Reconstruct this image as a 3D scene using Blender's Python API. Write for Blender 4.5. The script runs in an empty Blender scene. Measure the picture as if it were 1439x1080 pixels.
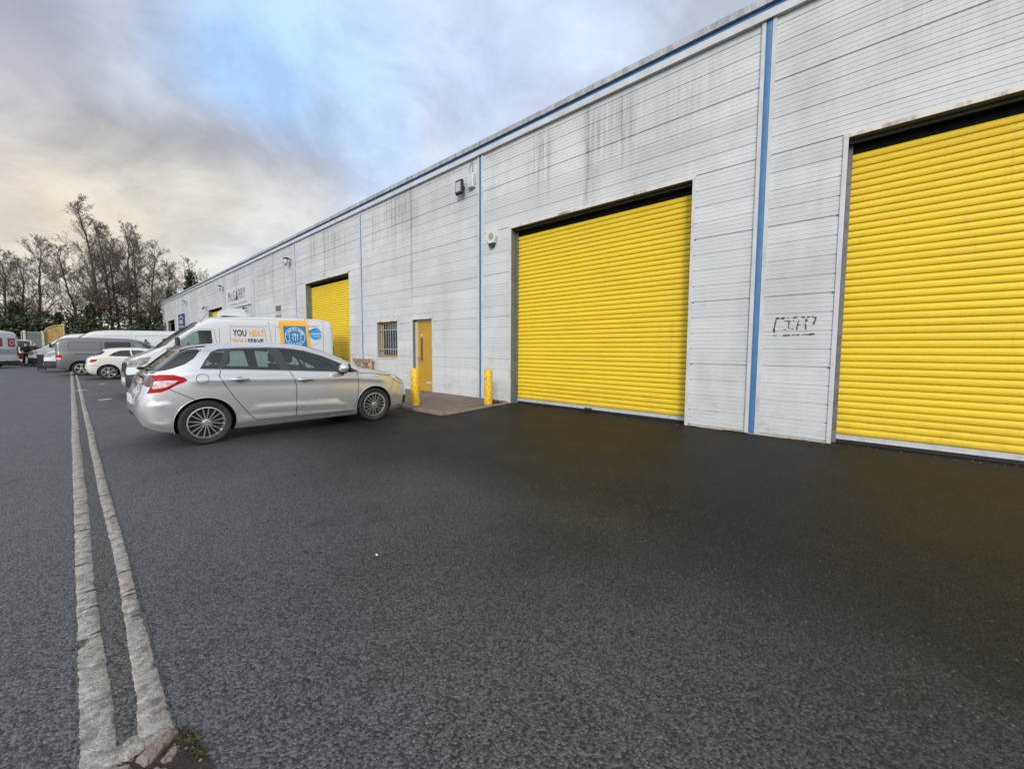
import bpy, math, random, numpy as np
from mathutils import Vector, Matrix, geometry
R = math.radians
random.seed(7)
scene = bpy.context.scene
COL = scene.collection
D = 7.464            # facade plane (x); camera stands at x = 0, y = 0
CAMH = 1.38

# ------------------------------------------------------------------ nodes
class NT:
    def __init__(s, tree): s.t = tree; s.n = tree.nodes; s.l = tree.links
    def new(s, typ, **k):
        n = s.n.new(typ)
        for a, b in k.items(): setattr(n, a, b)
        return n
    def link(s, a, b): s.l.new(a, b)
    def val(s, sock, v):
        if hasattr(v, 'is_linked') or isinstance(v, bpy.types.NodeSocket): s.l.new(v, sock)
        else: sock.default_value = v
    def math(s, op, a, b=0.0, c=0.0, clamp=False):
        n = s.new('ShaderNodeMath', operation=op); n.use_clamp = clamp
        s.val(n.inputs[0], a); s.val(n.inputs[1], b)
        if op in ('MULTIPLY_ADD',): s.val(n.inputs[2], c)
        return n.outputs[0]
    def noise(s, vec, scale, detail=4, rough=.55, dist=0.0):
        n = s.new('ShaderNodeTexNoise'); s.val(n.inputs['Vector'], vec)
        n.inputs['Scale'].default_value = scale; n.inputs['Detail'].default_value = detail
        n.inputs['Roughness'].default_value = rough; n.inputs['Distortion'].default_value = dist
        return n.outputs['Fac']
    def mapr(s, v, a, b, c=0.0, d=1.0, smooth=False):
        n = s.new('ShaderNodeMapRange'); n.interpolation_type = 'SMOOTHSTEP' if smooth else 'LINEAR'
        s.val(n.inputs['Value'], v)
        for i, q in zip(('From Min', 'From Max', 'To Min', 'To Max'), (a, b, c, d)): s.val(n.inputs[i], q)
        return n.outputs['Result']
    def mix(s, f, a, b, blend='MIX'):
        n = s.new('ShaderNodeMix', data_type='RGBA', blend_type=blend)
        s.val(n.inputs['Factor'], f)
        for i, q in ((6, a), (7, b)):
            if isinstance(q, (tuple, list)): q = tuple(q) + ((1,) if len(q) == 3 else ())
            s.val(n.inputs[i], q)
        return n.outputs[2]
    def scalev(s, vec, sc, loc=(0, 0, 0)):
        n = s.new('ShaderNodeMapping'); s.val(n.inputs['Vector'], vec)
        n.inputs['Scale'].default_value = sc; n.inputs['Location'].default_value = loc
        return n.outputs[0]
    def bump(s, h, strength=.5, dist=.01, normal=None):
        n = s.new('ShaderNodeBump'); s.val(n.inputs['Height'], h)
        n.inputs['Strength'].default_value = strength; n.inputs['Distance'].default_value = dist
        if normal is not None: s.link(normal, n.inputs['Normal'])
        return n.outputs[0]

def base_mat(name):
    m = bpy.data.materials.new(name); m.use_nodes = True
    nt = NT(m.node_tree); b = m.node_tree.nodes['Principled BSDF']
    return m, nt, b

def mat(name, col, rough=.6, metal=0.0, var=.12, vscale=6.0, bump=0.0, bscale=60.0, coat=0.0, spec=.5, dirt=None, dscale=2.0, damt=.5):
    m, nt, b = base_mat(name)
    tc = nt.new('ShaderNodeTexCoord').outputs['Object']
    f = nt.noise(tc, vscale, 5, .6)
    dark = tuple(c * (1 - var) for c in col); lite = tuple(min(1, c * (1 + var)) for c in col)
    c = nt.mix(nt.mapr(f, .3, .7), dark, lite)
    if dirt:
        g = nt.mapr(nt.noise(tc, dscale, 6, .65), .45, .7)
        c = nt.mix(nt.math('MULTIPLY', g, damt), c, dirt)
    nt.link(c, b.inputs['Base Color'])
    b.inputs['Roughness'].default_value = rough; b.inputs['Metallic'].default_value = metal
    b.inputs['Coat Weight'].default_value = coat; b.inputs['Specular IOR Level'].default_value = spec
    b.inputs['Coat Roughness'].default_value = .06
    if bump: nt.link(nt.bump(nt.noise(tc, bscale, 4), bump, .01), b.inputs['Normal'])
    return m

def glass_mat(name, tint=(.35, .42, .42), body=(.02, .025, .025), trans=.6):
    m, nt, b = base_mat(name); nt.n.remove(b)
    out = nt.n['Material Output']
    tr = nt.new('ShaderNodeBsdfTransparent'); tr.inputs[0].default_value = (*tint, 1)
    df = nt.new('ShaderNodeBsdfDiffuse'); df.inputs[0].default_value = (*body, 1)
    gl = nt.new('ShaderNodeBsdfGlossy'); gl.inputs['Roughness'].default_value = .03
    gl.inputs['Color'].default_value = (.9, .95, .95, 1)
    m1 = nt.new('ShaderNodeMixShader'); m1.inputs[0].default_value = trans
    nt.link(df.outputs[0], m1.inputs[1]); nt.link(tr.outputs[0], m1.inputs[2])
    fr = nt.new('ShaderNodeFresnel'); fr.inputs[0].default_value = 1.6
    fac = nt.math('MULTIPLY', fr.outputs[0], 1.15, clamp=True)
    m2 = nt.new('ShaderNodeMixShader'); nt.link(fac, m2.inputs[0])
    nt.link(m1.outputs[0], m2.inputs[1]); nt.link(gl.outputs[0], m2.inputs[2])
    nt.link(m2.outputs[0], out.inputs[0])
    return m

def car_paint(name, col, metal=0.0, rough=.3, dirt=(.16, .14, .11), damt=.35):
    m, nt, b = base_mat(name)
    geo = nt.new('ShaderNodeTexCoord').outputs['Object']
    sep = nt.new('ShaderNodeSeparateXYZ'); nt.link(geo, sep.inputs[0])
    low = nt.mapr(sep.outputs[2], .70, .15, 0, 1, True)                       # road film splashed on the sills
    n1 = nt.mapr(nt.noise(geo, 2.2, 3, .5), .25, .8, .3, 1)
    f = nt.math('MULTIPLY', nt.math('MULTIPLY', low, n1), damt)
    f2 = nt.math('MULTIPLY_ADD', nt.noise(geo, 300, 2), .05, f)
    nt.link(nt.mix(f2, col, dirt), b.inputs['Base Color'])
    b.inputs['Metallic'].default_value = metal
    nt.link(nt.math('MULTIPLY_ADD', f, .5, rough), b.inputs['Roughness'])
    b.inputs['Coat Weight'].default_value = .9; b.inputs['Coat Roughness'].default_value = .06
    return m

# ------------------------------------------------------------------ objects
def tag(o, label=None, cat=None, group=None, kind=None):
    if label: o['label'] = label
    if cat: o['category'] = cat
    if group: o['group'] = group
    if kind: o['kind'] = kind
    return o

def empty(name, loc, rz=0.0):
    o = bpy.data.objects.new(name, None); COL.objects.link(o)
    o.location = loc; o.rotation_euler = (0, 0, rz); o.empty_display_size = .2
    return o

def link_mesh(name, verts, faces, mats, parent=None, smooth=False, mi=None, merge=0.0):
    me = bpy.data.meshes.new(name)
    me.from_pydata([tuple(v) for v in verts], [], faces); 
    if not isinstance(mats, (list, tuple)): mats = [mats]
    for m in mats: me.materials.append(m)
    if mi is not None: me.polygons.foreach_set('material_index', mi)
    if merge or smooth:
        import bmesh
        if merge:
            bm = bmesh.new(); bm.from_mesh(me)
            bmesh.ops.remove_doubles(bm, verts=bm.verts, dist=merge)
            bm.to_mesh(me); bm.free()
        if smooth: me.polygons.foreach_set('use_smooth', [True] * len(me.polygons))
    me.update()
    o = bpy.data.objects.new(name, me); COL.objects.link(o)
    if parent: o.parent = parent
    return o

class M:
    """collects boxes, prisms and tubes; build() links them as one mesh object"""
    def __init__(s): s.v = []; s.f = []; s.m = []; s.cur = 0
    def add(s, vs, fs):
        n = len(s.v); s.v += [tuple(v) for v in vs]
        for f in fs: s.f.append(tuple(i + n for i in f)); s.m.append(s.cur)
        return s
    def box(s, a, b, bevel=0.0):
        x0, y0, z0 = a; x1, y1, z1 = b
        if x0 > x1: x0, x1 = x1, x0
        if y0 > y1: y0, y1 = y1, y0
        if z0 > z1: z0, z1 = z1, z0
        if bevel <= 0:
            return s.add([(x0, y0, z0), (x1, y0, z0), (x1, y1, z0), (x0, y1, z0), (x0, y0, z1), (x1, y0, z1), (x1, y1, z1), (x0, y1, z1)],
                  [(0, 3, 2, 1), (4, 5, 6, 7), (0, 1, 5, 4), (1, 2, 6, 5), (2, 3, 7, 6), (3, 0, 4, 7)])
        c = bevel; vs = []
        for (z, k) in ((z0, c), (z0 + c, 0), (z1 - c, 0), (z1, c)):
            for (x, y) in ((x0 + k + (c if k == 0 else 0), y0 + k), (x1 - k - (c if k == 0 else 0), y0 + k), (x1 - k, y0 + k + (c if k == 0 else 0)), (x1 - k, y1 - k - (c if k == 0 else 0)),
                           (x1 - k - (c if k == 0 else 0), y1 - k), (x0 + k + (c if k == 0 else 0), y1 - k), (x0 + k, y1 - k - (c if k == 0 else 0)), (x0 + k, y0 + k + (c if k == 0 else 0))):
                vs.append((x, y, z))
        fs = [tuple(range(7, -1, -1)), tuple(range(24, 32))]
        for r in range(3):
            for i in range(8):
                j = (i + 1) % 8; fs.append((r * 8 + i, r * 8 + j, r * 8 + 8 + j, r * 8 + 8 + i))
        return s.add(vs, fs)
    def prism(s, poly, axis, a, b):
        """poly of 2D points extruded along axis ('x','y','z') from a to b"""
        def p(u, v, w): return {'x': (w, u, v), 'y': (u, w, v), 'z': (u, v, w)}[axis]
        n = len(poly)
        vs = [p(u, v, a) for u, v in poly] + [p(u, v, b) for u, v in poly]
        fs = [tuple(range(n - 1, -1, -1)), tuple(range(n, 2 * n))] + [(i, (i + 1) % n, n + (i + 1) % n, n + i) for i in range(n)]
        return s.add(vs, fs)
    def tube(s, pts, r, n=8, cap=True):
        rs = r if isinstance(r, (list, tuple)) else [r] * len(pts)
        pts = [Vector(p) for p in pts]; vs = []; fs = []
        up = Vector((0, 0, 1))
        for i, p in enumerate(pts):
            d = (pts[min(i + 1, len(pts) - 1)] - pts[max(i - 1, 0)])
            if d.length < 1e-9: d = Vector((0, 0, 1))
            d.normalize()
            a = d.cross(up)
            if a.length < .05: a = d.cross(Vector((1, 0, 0)))
            a.normalize(); b = d.cross(a)
            for k in range(n):
                t = 2 * math.pi * k / n
                vs.append(p + (a * math.cos(t) + b * math.sin(t)) * rs[i])
        for i in range(len(pts) - 1):
            for k in range(n):
                k2 = (k + 1) % n
                fs.append((i * n + k, i * n + k2, (i + 1) * n + k2, (i + 1) * n + k))
        if cap:
            fs.append(tuple(range(n))[::-1]); fs.append(tuple((len(pts) - 1) * n + k for k in range(n)))
        return s.add(vs, fs)
    def lathe(s, prof, axis='z', n=24, c=(0, 0, 0)):
        vs = []; fs = []
        for (r, h) in prof:
            for k in range(n):
                t = 2 * math.pi * k / n; u, v = r * math.cos(t), r * math.sin(t)
                vs.append({'z': (c[0] + u, c[1] + v, c[2] + h), 'y': (c[0] + u, c[1] + h, c[2] + v), 'x': (c[0] + h, c[1] + u, c[2] + v)}[axis])
        for i in range(len(prof) - 1):
            for k in range(n):
                k2 = (k + 1) % n; fs.append((i * n + k, i * n + k2, (i + 1) * n + k2, (i + 1) * n + k))
        return s.add(vs, fs)
    def ball(s, c, r, n=12, m=8):
        rx, ry, rz = r if isinstance(r, (tuple, list)) else (r, r, r)
        vs = []; fs = []
        for i in range(m + 1):
            a = math.pi * i / m
            for k in range(n):
                t = 2 * math.pi * k / n
                vs.append((c[0] + rx * math.sin(a) * math.cos(t), c[1] + ry * math.sin(a) * math.sin(t), c[2] + rz * math.cos(a)))
        for i in range(m):
            for k in range(n):
                k2 = (k + 1) % n; fs.append((i * n + k, i * n + k2, (i + 1) * n + k2, (i + 1) * n + k))
        return s.add(vs, fs)
    def build(s, name, mats, parent=None, smooth=False, loc=None, auto=None):
        o = link_mesh(name, s.v, s.f, mats, parent, smooth, s.m if isinstance(mats, (list, tuple)) and len(mats) > 1 else None)
        if loc: o.location = loc
        if auto:
            m = o.modifiers.new('Edge', 'EDGE_SPLIT'); m.split_angle = R(auto)
        return o

def text_flat(txt, size=1.0, sx=1.0, bold=0.0, align='LEFT', res=2):
    """vertices (u,v) and faces of a line of lettering in its own plane"""
    c = bpy.data.curves.new('lettering', 'FONT'); c.body = txt; c.size = size; c.align_x = align; c.resolution_u = res
    c.offset = bold
    o = bpy.data.objects.new('lettering', c); COL.objects.link(o)
    dg = bpy.context.evaluated_depsgraph_get(); dg.update()
    me = bpy.data.meshes.new_from_object(o.evaluated_get(dg))
    vs = [(v.co.x * sx, v.co.y) for v in me.vertices]; fs = [tuple(p.vertices) for p in me.polygons]
    bpy.data.objects.remove(o); bpy.data.curves.remove(c); bpy.data.meshes.remove(me)
    return vs, fs

# ------------------------------------------------------------------ materials
def cladding_mat():
    m, nt, b = base_mat('weathered_white_cladding')
    g = nt.new('ShaderNodeNewGeometry').outputs['Position']
    sep = nt.new('ShaderNodeSeparateXYZ'); nt.link(g, sep.inputs[0]); Y, Z = sep.outputs[1], sep.outputs[2]
    # panels differ slightly in shade
    cell = nt.new('ShaderNodeCombineXYZ')
    nt.link(nt.math('FLOOR', nt.math('DIVIDE', nt.math('ADD', Z, .003), .2757)), cell.inputs[2])
    nt.link(nt.math('FLOOR', nt.math('DIVIDE', nt.math('SUBTRACT', Y, 1.295), 3.24)), cell.inputs[1])
    wn = nt.new('ShaderNodeTexWhiteNoise'); nt.link(cell.outputs[0], wn.inputs['Vector'])
    base = nt.mix(wn.outputs['Value'], (.54, .555, .562), (.645, .656, .655))
    base = nt.mix(nt.mapr(nt.noise(g, .35, 5, .6), .35, .7), base, (.52, .545, .565))
    base = nt.mix(nt.math('MULTIPLY', nt.mapr(nt.noise(g, 2.2, 6, .7), .5, .75), .35), base, (.48, .485, .47))
    # rain streaks running down from the eaves
    st = nt.noise(nt.scalev(g, (1, 9, .35)), 1.0, 5, .7)
    st2 = nt.noise(nt.scalev(g, (1, 30, .8)), 1.0, 3, .6)
    patch = nt.mapr(nt.noise(nt.scalev(g, (1, .42, .05), (0, 3.1, 0)), 1.0, 2, .5), .52, .70, 0, .6, True)
    for (yc, wd, am) in ((3.95, .9, .95), (5.75, .45, .9), (2.6, .5, .5), (11.7, 1.3, 1.0), (13.2, .5, .7), (16.6, .9, .8), (18.6, .8, .7), (25.3, 1.2, .9), (31.2, 1.2, .7), (-.6, .9, .35), (38, 1.2, .6), (44, 1.5, .6)):
        q = nt.mapr(nt.math('ABSOLUTE', nt.math('SUBTRACT', Y, yc)), wd, wd * .25, 0, am, True)
        patch = nt.math('MAXIMUM', patch, q)
    high = nt.mapr(nt.math('ADD', Z, nt.math('MULTIPLY', nt.noise(nt.scalev(g, (1, 2.2, .01)), 1, 3), 2.4)), 5.6, 7.4, 0, 1, True)
    cut = nt.mapr(Z, 6.45, 6.0, .30, 1)
    s = nt.math('MULTIPLY', nt.math('MULTIPLY', nt.mapr(st, .42, .66), nt.mapr(st2, .3, .6, .35, 1)), nt.math('MULTIPLY', patch, nt.math('MULTIPLY', high, cut)))
    col = nt.mix(nt.math('MULTIPLY', s, 1.0, clamp=True), base, (.13, .15, .135))
    # a thin drip line half way along every bay
    ph = nt.math('ABSOLUTE', nt.math('SUBTRACT', nt.math('FRACT', nt.math('DIVIDE', nt.math('SUBTRACT', Y, 1.295), 6.477)), .5))
    wob = nt.math('MULTIPLY', nt.noise(nt.scalev(g, (1, 0, 3)), 1, 3), .012)
    dl = nt.mapr(nt.math('ADD', ph, wob), .006, .024, 1, 0, True)
    dz = nt.mapr(nt.math('ADD', Z, nt.math('MULTIPLY', nt.noise(nt.scalev(g, (1, .6, .01)), 1, 2), 3)), 4.2, 6.6, 0, .75)
    dn = nt.mapr(nt.noise(nt.scalev(g, (1, 40, 2)), 1, 3), .4, .6, .25, 1)
    col = nt.mix(nt.math('MULTIPLY', nt.math('MULTIPLY', dl, dz), dn), col, (.17, .20, .17))
    # green algae in the lower courses beside joints, scuffs near the ground
    low = nt.mapr(Z, .9, .0)
    sc = nt.mapr(nt.noise(nt.scalev(g, (1, 3, 9)), 1, 6, .75), .52, .68)
    col = nt.mix(nt.math('MULTIPLY', nt.math('MULTIPLY', low, sc), .7), col, (.30, .28, .23))
    al = nt.mapr(nt.noise(nt.scalev(g, (1, 2.5, .5), (0, 8, 0)), 1, 5, .7), .55, .72)
    col = nt.mix(nt.math('MULTIPLY', al, .25), col, (.36, .42, .38))
    rz = nt.mapr(nt.math('ABSOLUTE', nt.math('SUBTRACT', nt.math('FRACT', nt.math('DIVIDE', Z, 1.103)), .985)), .0, .035, 1, 0)
    rn = nt.mapr(nt.noise(nt.scalev(g, (1, 8, 2), (0, 2, 0)), 1, 4, .7), .62, .7)
    col = nt.mix(nt.math('MULTIPLY', nt.math('MULTIPLY', rz, rn), .5), col, (.36, .24, .13))
    nt.link(col, b.inputs['Base Color']); b.inputs['Roughness'].default_value = .5
    b.inputs['Specular IOR Level'].default_value = .4
    grime = nt.mapr(nt.noise(nt.scalev(g, (1, .8, .35), (0, 5, 2)), 1, 6, .7), .44, .7)
    nt.link(nt.mix(nt.math('MULTIPLY', grime, .45), col, (.36, .37, .36)), b.inputs['Base Color'])
    h = nt.math('ADD', nt.noise(nt.scalev(g, (1, 1.2, 5)), 1, 4, .6), nt.math('MULTIPLY', nt.noise(g, 110, 3), .05))
    nt.link(nt.bump(h, .35, .02), b.inputs['Normal'])
    return m

def asphalt_mat(name, tone=1.0, tint=(1, 1, 1), rough=.46):
    m, nt, b = base_mat(name)
    g = nt.new('ShaderNodeTexCoord').outputs['Object']
    v = nt.new('ShaderNodeTexVoronoi'); v.feature = 'F1'; nt.link(g, v.inputs['Vector']); v.inputs['Scale'].default_value = 98
    v2 = nt.new('ShaderNodeTexVoronoi'); v2.feature = 'F1'; nt.link(g, v2.inputs['Vector']); v2.inputs['Scale'].default_value = 215
    hs = nt.new('ShaderNodeSeparateColor'); nt.link(v.outputs['Color'], hs.inputs[0])
    stone = nt.mix(hs.outputs[0], (.007, .0075, .008), (.052, .053, .056))
    stone = nt.mix(nt.mapr(hs.outputs[1], .988, .996), stone, (.22, .21, .19))            # a few pale chippings
    stone = nt.mix(nt.mapr(v.outputs['Distance'], .35, .75), stone, (.009, .009, .010))     # dark binder between
    wear = nt.mapr(nt.noise(g, .55, 5, .6, .3), .38, .68)
    stone = nt.mix(nt.math('MULTIPLY', wear, .25), stone, (.045, .043, .040))
    sep = nt.new('ShaderNodeSeparateXYZ'); nt.link(g, sep.inputs[0])
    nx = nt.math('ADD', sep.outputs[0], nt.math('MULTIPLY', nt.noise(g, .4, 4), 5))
    brown_side = nt.mapr(nx, 4.2, 9.0, 0, 1, True)                                           # darker and browner towards the doors
    stone = nt.mix(nt.math('MULTIPLY', brown_side, .6), stone, (.0125, .0105, .0085))
    patch = nt.mapr(nt.noise(g, 1.6, 6, .7, .6), .56, .70)
    stone = nt.mix(nt.math('MULTIPLY', patch, .12), stone, (.060, .048, .038))
    pale_side = nt.mapr(nt.math('ADD', sep.outputs[0], nt.math('MULTIPLY', nt.noise(g, .5, 4), 3.2)), 5.1, 1.3, 0, 1, True)   # paler and bluer away from the facade
    stone = nt.mix(nt.math('MULTIPLY', pale_side, .7), stone, nt.mix(hs.outputs[0], (.013, .0145, .018), (.195, .205, .226)))
    seam = nt.math('ABSOLUTE', nt.math('SUBTRACT', nt.math('ADD', sep.outputs[0], nt.math('MULTIPLY', nt.noise(g, 1.3, 5, .6), .35)), 3.55))
    stone = nt.mix(nt.math('MULTIPLY', nt.mapr(seam, .0, .02, 1, 0), .55), stone, (.006, .006, .007))
    eg = nt.mapr(nt.math('ADD', sep.outputs[0], nt.math('MULTIPLY', nt.noise(g, 5, 5, .7), .3)), D - .10, D + .10)
    stone = nt.mix(nt.math('MULTIPLY', eg, .8), stone, (.022, .017, .012))
    oil = nt.mapr(nt.noise(g, 1.05, 3, .5, .4), .66, .72)
    stone = nt.mix(nt.math('MULTIPLY', oil, .5), stone, (.010, .010, .011))
    c = nt.mix(1.0, stone, tuple(t * tone for t in tint), 'MULTIPLY')
    nt.link(c, b.inputs['Base Color'])
    rr = nt.math('MULTIPLY_ADD', nt.noise(g, 1.1, 5, .6), .22, rough - .11)
    nt.link(nt.math('MULTIPLY_ADD', hs.outputs[2], .12, rr), b.inputs['Roughness'])
    nt.link(nt.mapr(pale_side, 0, 1, .13, .62), b.inputs['Specular IOR Level'])
    h = nt.math('ADD', nt.math('MULTIPLY', v.outputs['Distance'], -1.0), nt.math('MULTIPLY', v2.outputs['Distance'], -.35))
    h = nt.math('ADD', h, nt.math('MULTIPLY', hs.outputs[0], .35))
    n1 = nt.bump(h, .85, .008)
    nt.link(nt.bump(nt.noise(g, 1.4, 4), .3, .03, n1), b.inputs['Normal'])
    return m

def shutter_mat():
    m, nt, b = base_mat('yellow_powder_coat')
    g = nt.new('ShaderNodeNewGeometry').outputs['Position']
    n = nt.noise(nt.scalev(g, (1, 1, 1)), 55, 3, .7)
    c = nt.mix(nt.mapr(n, .3, .7), (.74, .525, .018), (.84, .605, .030))
    c = nt.mix(nt.math('MULTIPLY', nt.mapr(nt.noise(nt.scalev(g, (1, .8, 2.2)), 1.2, 6, .7), .48, .75), .22), c, (.50, .34, .03))
    sep = nt.new('ShaderNodeSeparateXYZ'); nt.link(g, sep.inputs[0])
    lowd = nt.math('MULTIPLY', nt.mapr(sep.outputs[2], .7, .1), nt.mapr(nt.noise(nt.scalev(g, (1, 6, 14)), 1, 5, .7), .4, .7))
    c = nt.mix(nt.math('MULTIPLY', lowd, .35), c, (.25, .18, .06))
    wn = nt.new('ShaderNodeTexWhiteNoise'); wn.noise_dimensions = '1D'; nt.link(nt.math('FLOOR', nt.math('DIVIDE', nt.math('SUBTRACT', sep.outputs[2], .13), .1002)), wn.inputs['W'])
    c = nt.mix(nt.math('MULTIPLY', wn.outputs['Value'], .12), c, (.50, .34, .02))
    ph = nt.math('FRACT', nt.math('DIVIDE', nt.math('SUBTRACT', sep.outputs[2], .13), .1002))
    gr = nt.math('MULTIPLY', nt.mapr(ph, .16, .0, 0, 1), nt.mapr(nt.noise(nt.scalev(g, (1, 2.5, 1)), 1, 5, .7), .35, .65, .1, .55))
    c = nt.mix(gr, c, (.22, .15, .03))
    sm = nt.mapr(nt.noise(nt.scalev(g, (1, 6, .6), (0, 3, 0)), 1, 5, .75), .60, .72)
    c = nt.mix(nt.math('MULTIPLY', sm, .22), c, (.30, .22, .06))
    nt.link(c, b.inputs['Base Color']); nt.link(nt.math('MULTIPLY_ADD', nt.noise(g, 3, 5), .25, .36), b.inputs['Roughness'])
    b.inputs['Specular IOR Level'].default_value = .45
    nt.link(nt.bump(nt.math('ADD', nt.math('MULTIPLY', nt.noise(g, 140, 3), .08), nt.noise(nt.scalev(g, (1, .9, 3)), 1, 3)), .5, .02), b.inputs['Normal'])
    return m

MT = {}
MT['clad'] = cladding_mat()
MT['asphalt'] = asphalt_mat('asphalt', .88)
MT['yellow'] = shutter_mat()
MT['white_trim'] = mat('white_trim', (.56, .575, .60), .45, var=.06, dirt=(.30, .29, .26), dscale=3, damt=.5)
def streak_trim(name, col, dirt, sy=5.0, lo=.45, hi=.62, amt=.8):
    m, nt, b = base_mat(name); g = nt.new('ShaderNodeTexCoord').outputs['Object']
    f = nt.mapr(nt.noise(nt.scalev(g, (1, sy, .5)), 1, 6, .75), lo, hi)
    f2 = nt.mapr(nt.noise(g, 14, 4, .7), .3, .7, .5, 1)
    nt.link(nt.mix(nt.math('MULTIPLY', nt.math('MULTIPLY', f, f2), amt), col, dirt), b.inputs['Base Color'])
    b.inputs['Roughness'].default_value = .5
    return m
MT['cap'] = streak_trim('stained_eaves_cap', (.50, .52, .54), (.13, .125, .115), 6.0, .3, .62, .9)
MT['lintel'] = streak_trim('rust_chipped_lintel', (.62, .60, .56), (.17, .075, .035), 1.6, .50, .60, .9)
MT['blue'] = mat('blue_trim', (.045, .17, .36), .4, var=.12, dirt=(.12, .2, .3), dscale=3, damt=.4)
MT['green_steel'] = mat('grey_green_painted_steel', (.10, .145, .14), .6, var=.25, vscale=9, dirt=(.20, .16, .11), dscale=5, damt=.6, bump=.2)
MT['dark_steel'] = mat('dark_steel', (.045, .045, .042), .6, var=.2)
MT['brown_steel'] = mat('brown_guide', (.14, .09, .06), .6, var=.3, vscale=10)
MT['guide'] = mat('grey_guide', (.20, .19, .19), .5, .2, var=.2, vscale=8, dirt=(.10, .07, .05), dscale=6, damt=.6)
MT['alu'] = mat('bottom_rail_aluminium', (.62, .64, .66), .38, .35, var=.08, dirt=(.3, .28, .25), dscale=6, damt=.5)
MT['black'] = mat('black_rubber', (.012, .012, .012), .7, var=.3)
MT['void'] = mat('unlit_interior', (.010, .010, .010), .9)
MT['door'] = mat('ochre_door_paint', (.47, .27, .022), .5, var=.08, vscale=3, dirt=(.4, .26, .06), dscale=4, damt=.5)
MT['drip'] = mat('rotted_base_trim', (.42, .36, .29), .7, var=.3, vscale=9, dirt=(.10, .08, .06), dscale=9, damt=.95)
MT['cream'] = mat('cream_frame', (.60, .50, .38), .6, var=.1, dirt=(.35, .25, .15), dscale=6)
MT['bollard'] = mat('yellow_bollard_paint', (.74, .47, .012), .5, var=.06, dirt=(.20, .14, .05), dscale=11, damt=.75, bump=.2, bscale=40)
MT['steelbar'] = mat('galvanised_bar', (.42, .42, .44), .45, .6, var=.15)
MT['brass'] = mat('worn_brass', (.6, .45, .2), .35, .9)
MT['paver'] = mat('old_brown_concrete', (.165, .125, .095), .85, var=.3, vscale=14, bump=.6, bscale=70, dirt=(.09, .08, .065), dscale=1.5, damt=.7)
MT['kerb'] = mat('worn_kerb_concrete', (.21, .175, .15), .85, var=.25, vscale=18, bump=.6, bscale=70, dirt=(.11, .09, .075), dscale=3, damt=.6)
MT['roof'] = mat('roof_sheet', (.30, .31, .32), .6)
MT['ink'] = mat('black_marker', (.085, .075, .065), .7, var=.5, vscale=60)
MT['glass'] = glass_mat('car_glass', (.60, .70, .67), (.05, .07, .07), .86)
MT['winglass'] = glass_mat('window_glass', (.1, .1, .1), (.01, .01, .01), .5)
MT['darkglass'] = glass_mat('privacy_glass', (.08, .085, .09), (.012, .012, .014), .5)

# ------------------------------------------------------------------ setting
def ground_z(x, y): return 0.0
m = M()
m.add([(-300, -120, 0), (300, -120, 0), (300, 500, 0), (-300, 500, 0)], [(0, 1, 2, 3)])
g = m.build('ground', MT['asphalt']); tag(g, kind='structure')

# ------------------------------------------------------------------ warehouse
wh = empty('warehouse', (D, 27.4, 0))
tag(wh, 'long white ribbed-metal warehouse with yellow roller shutters and blue trim', 'building')
def WB(name, mm, mats, parent=None, **k):
    """build a mesh given in world coordinates as a child of the warehouse (or of one of its parts)"""
    par = parent or wh
    off = Vector(wh.location)
    mm.v = [tuple(Vector(v) - off) for v in mm.v]
    return mm.build(name, mats, par, **k)
for k_ in ('clad', 'yellow', 'cap', 'lintel'):
    pass
Y0, Y1, ZT = -11.66, 66.1, 6.56
PITCH = .2757
def z_profile(z0, z1):
    """heights and depths of the rolled profile between z0 and z1 (depth + = proud)"""
    pts = []
    k = int(math.floor(z0 / PITCH)) - 1
    while k * PITCH < z1 + PITCH:
        b = k * PITCH + .033
        major = (k % 4 == 0)
        wgr = .016 if major else .0080; dep = .020 if major else .011
        pts += [(b - wgr, 0.0), (b - wgr * .4, -dep), (b + wgr * .4, -dep), (b + wgr, 0.0)]
        for q in range(1, 4):
            c = b + PITCH * q / 4
            pts += [(c - .008, 0.0), (c - .002, -.0036), (c + .003, -.0030), (c + .007, .0006)]
        k += 1
    pts = sorted(pts)
    ins = [p for p in pts if z0 + .002 < p[0] < z1 - .002]
    return [(z0, 0.0)] + ins + [(z1, 0.0)]
def wall_piece(mm, ya, yb, z0, z1):
    pr = z_profile(z0, z1)
    n = max(1, int((yb - ya) / 1.6)); ys = [ya + (yb - ya) * i / n for i in range(n + 1)]
    vs = [(D - d, y, z) for (z, d) in pr for y in ys]
    w = n + 1
    fs = [(i * w + j, (i + 1) * w + j, (i + 1) * w + j + 1, i * w + j + 1) for i in range(len(pr) - 1) for j in range(n)]
    mm.add(vs, fs)
shut = [(-4.05, .27, 'full'), (2.36, 6.68, 'full'), (15.30, 19.62, 'full'), (34.85, 39.15, 'full'), (54.40, 58.70, 'open'), (-11.5, -7.2, 'none')]
HT = 4.40
openings = [(a, b, 0, HT) for a, b, k in shut if k != 'none'] + [(9.94, 10.98, 0, 2.33), (11.88, 13.21, 1.08, 2.34)]
openings.sort()
wall = M(); y = Y0
for (a, b, z0, z1) in openings:
    wall_piece(wall, y, a, 0.02, ZT)
    wall_piece(wall, a, b, z1, ZT)
    if z0 > 0: wall_piece(wall, a, b, 0.02, z0)
    y = b
wall_piece(wall, y, Y1, 0.02, ZT)
o = WB('wall', wall, MT['clad'])
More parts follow.
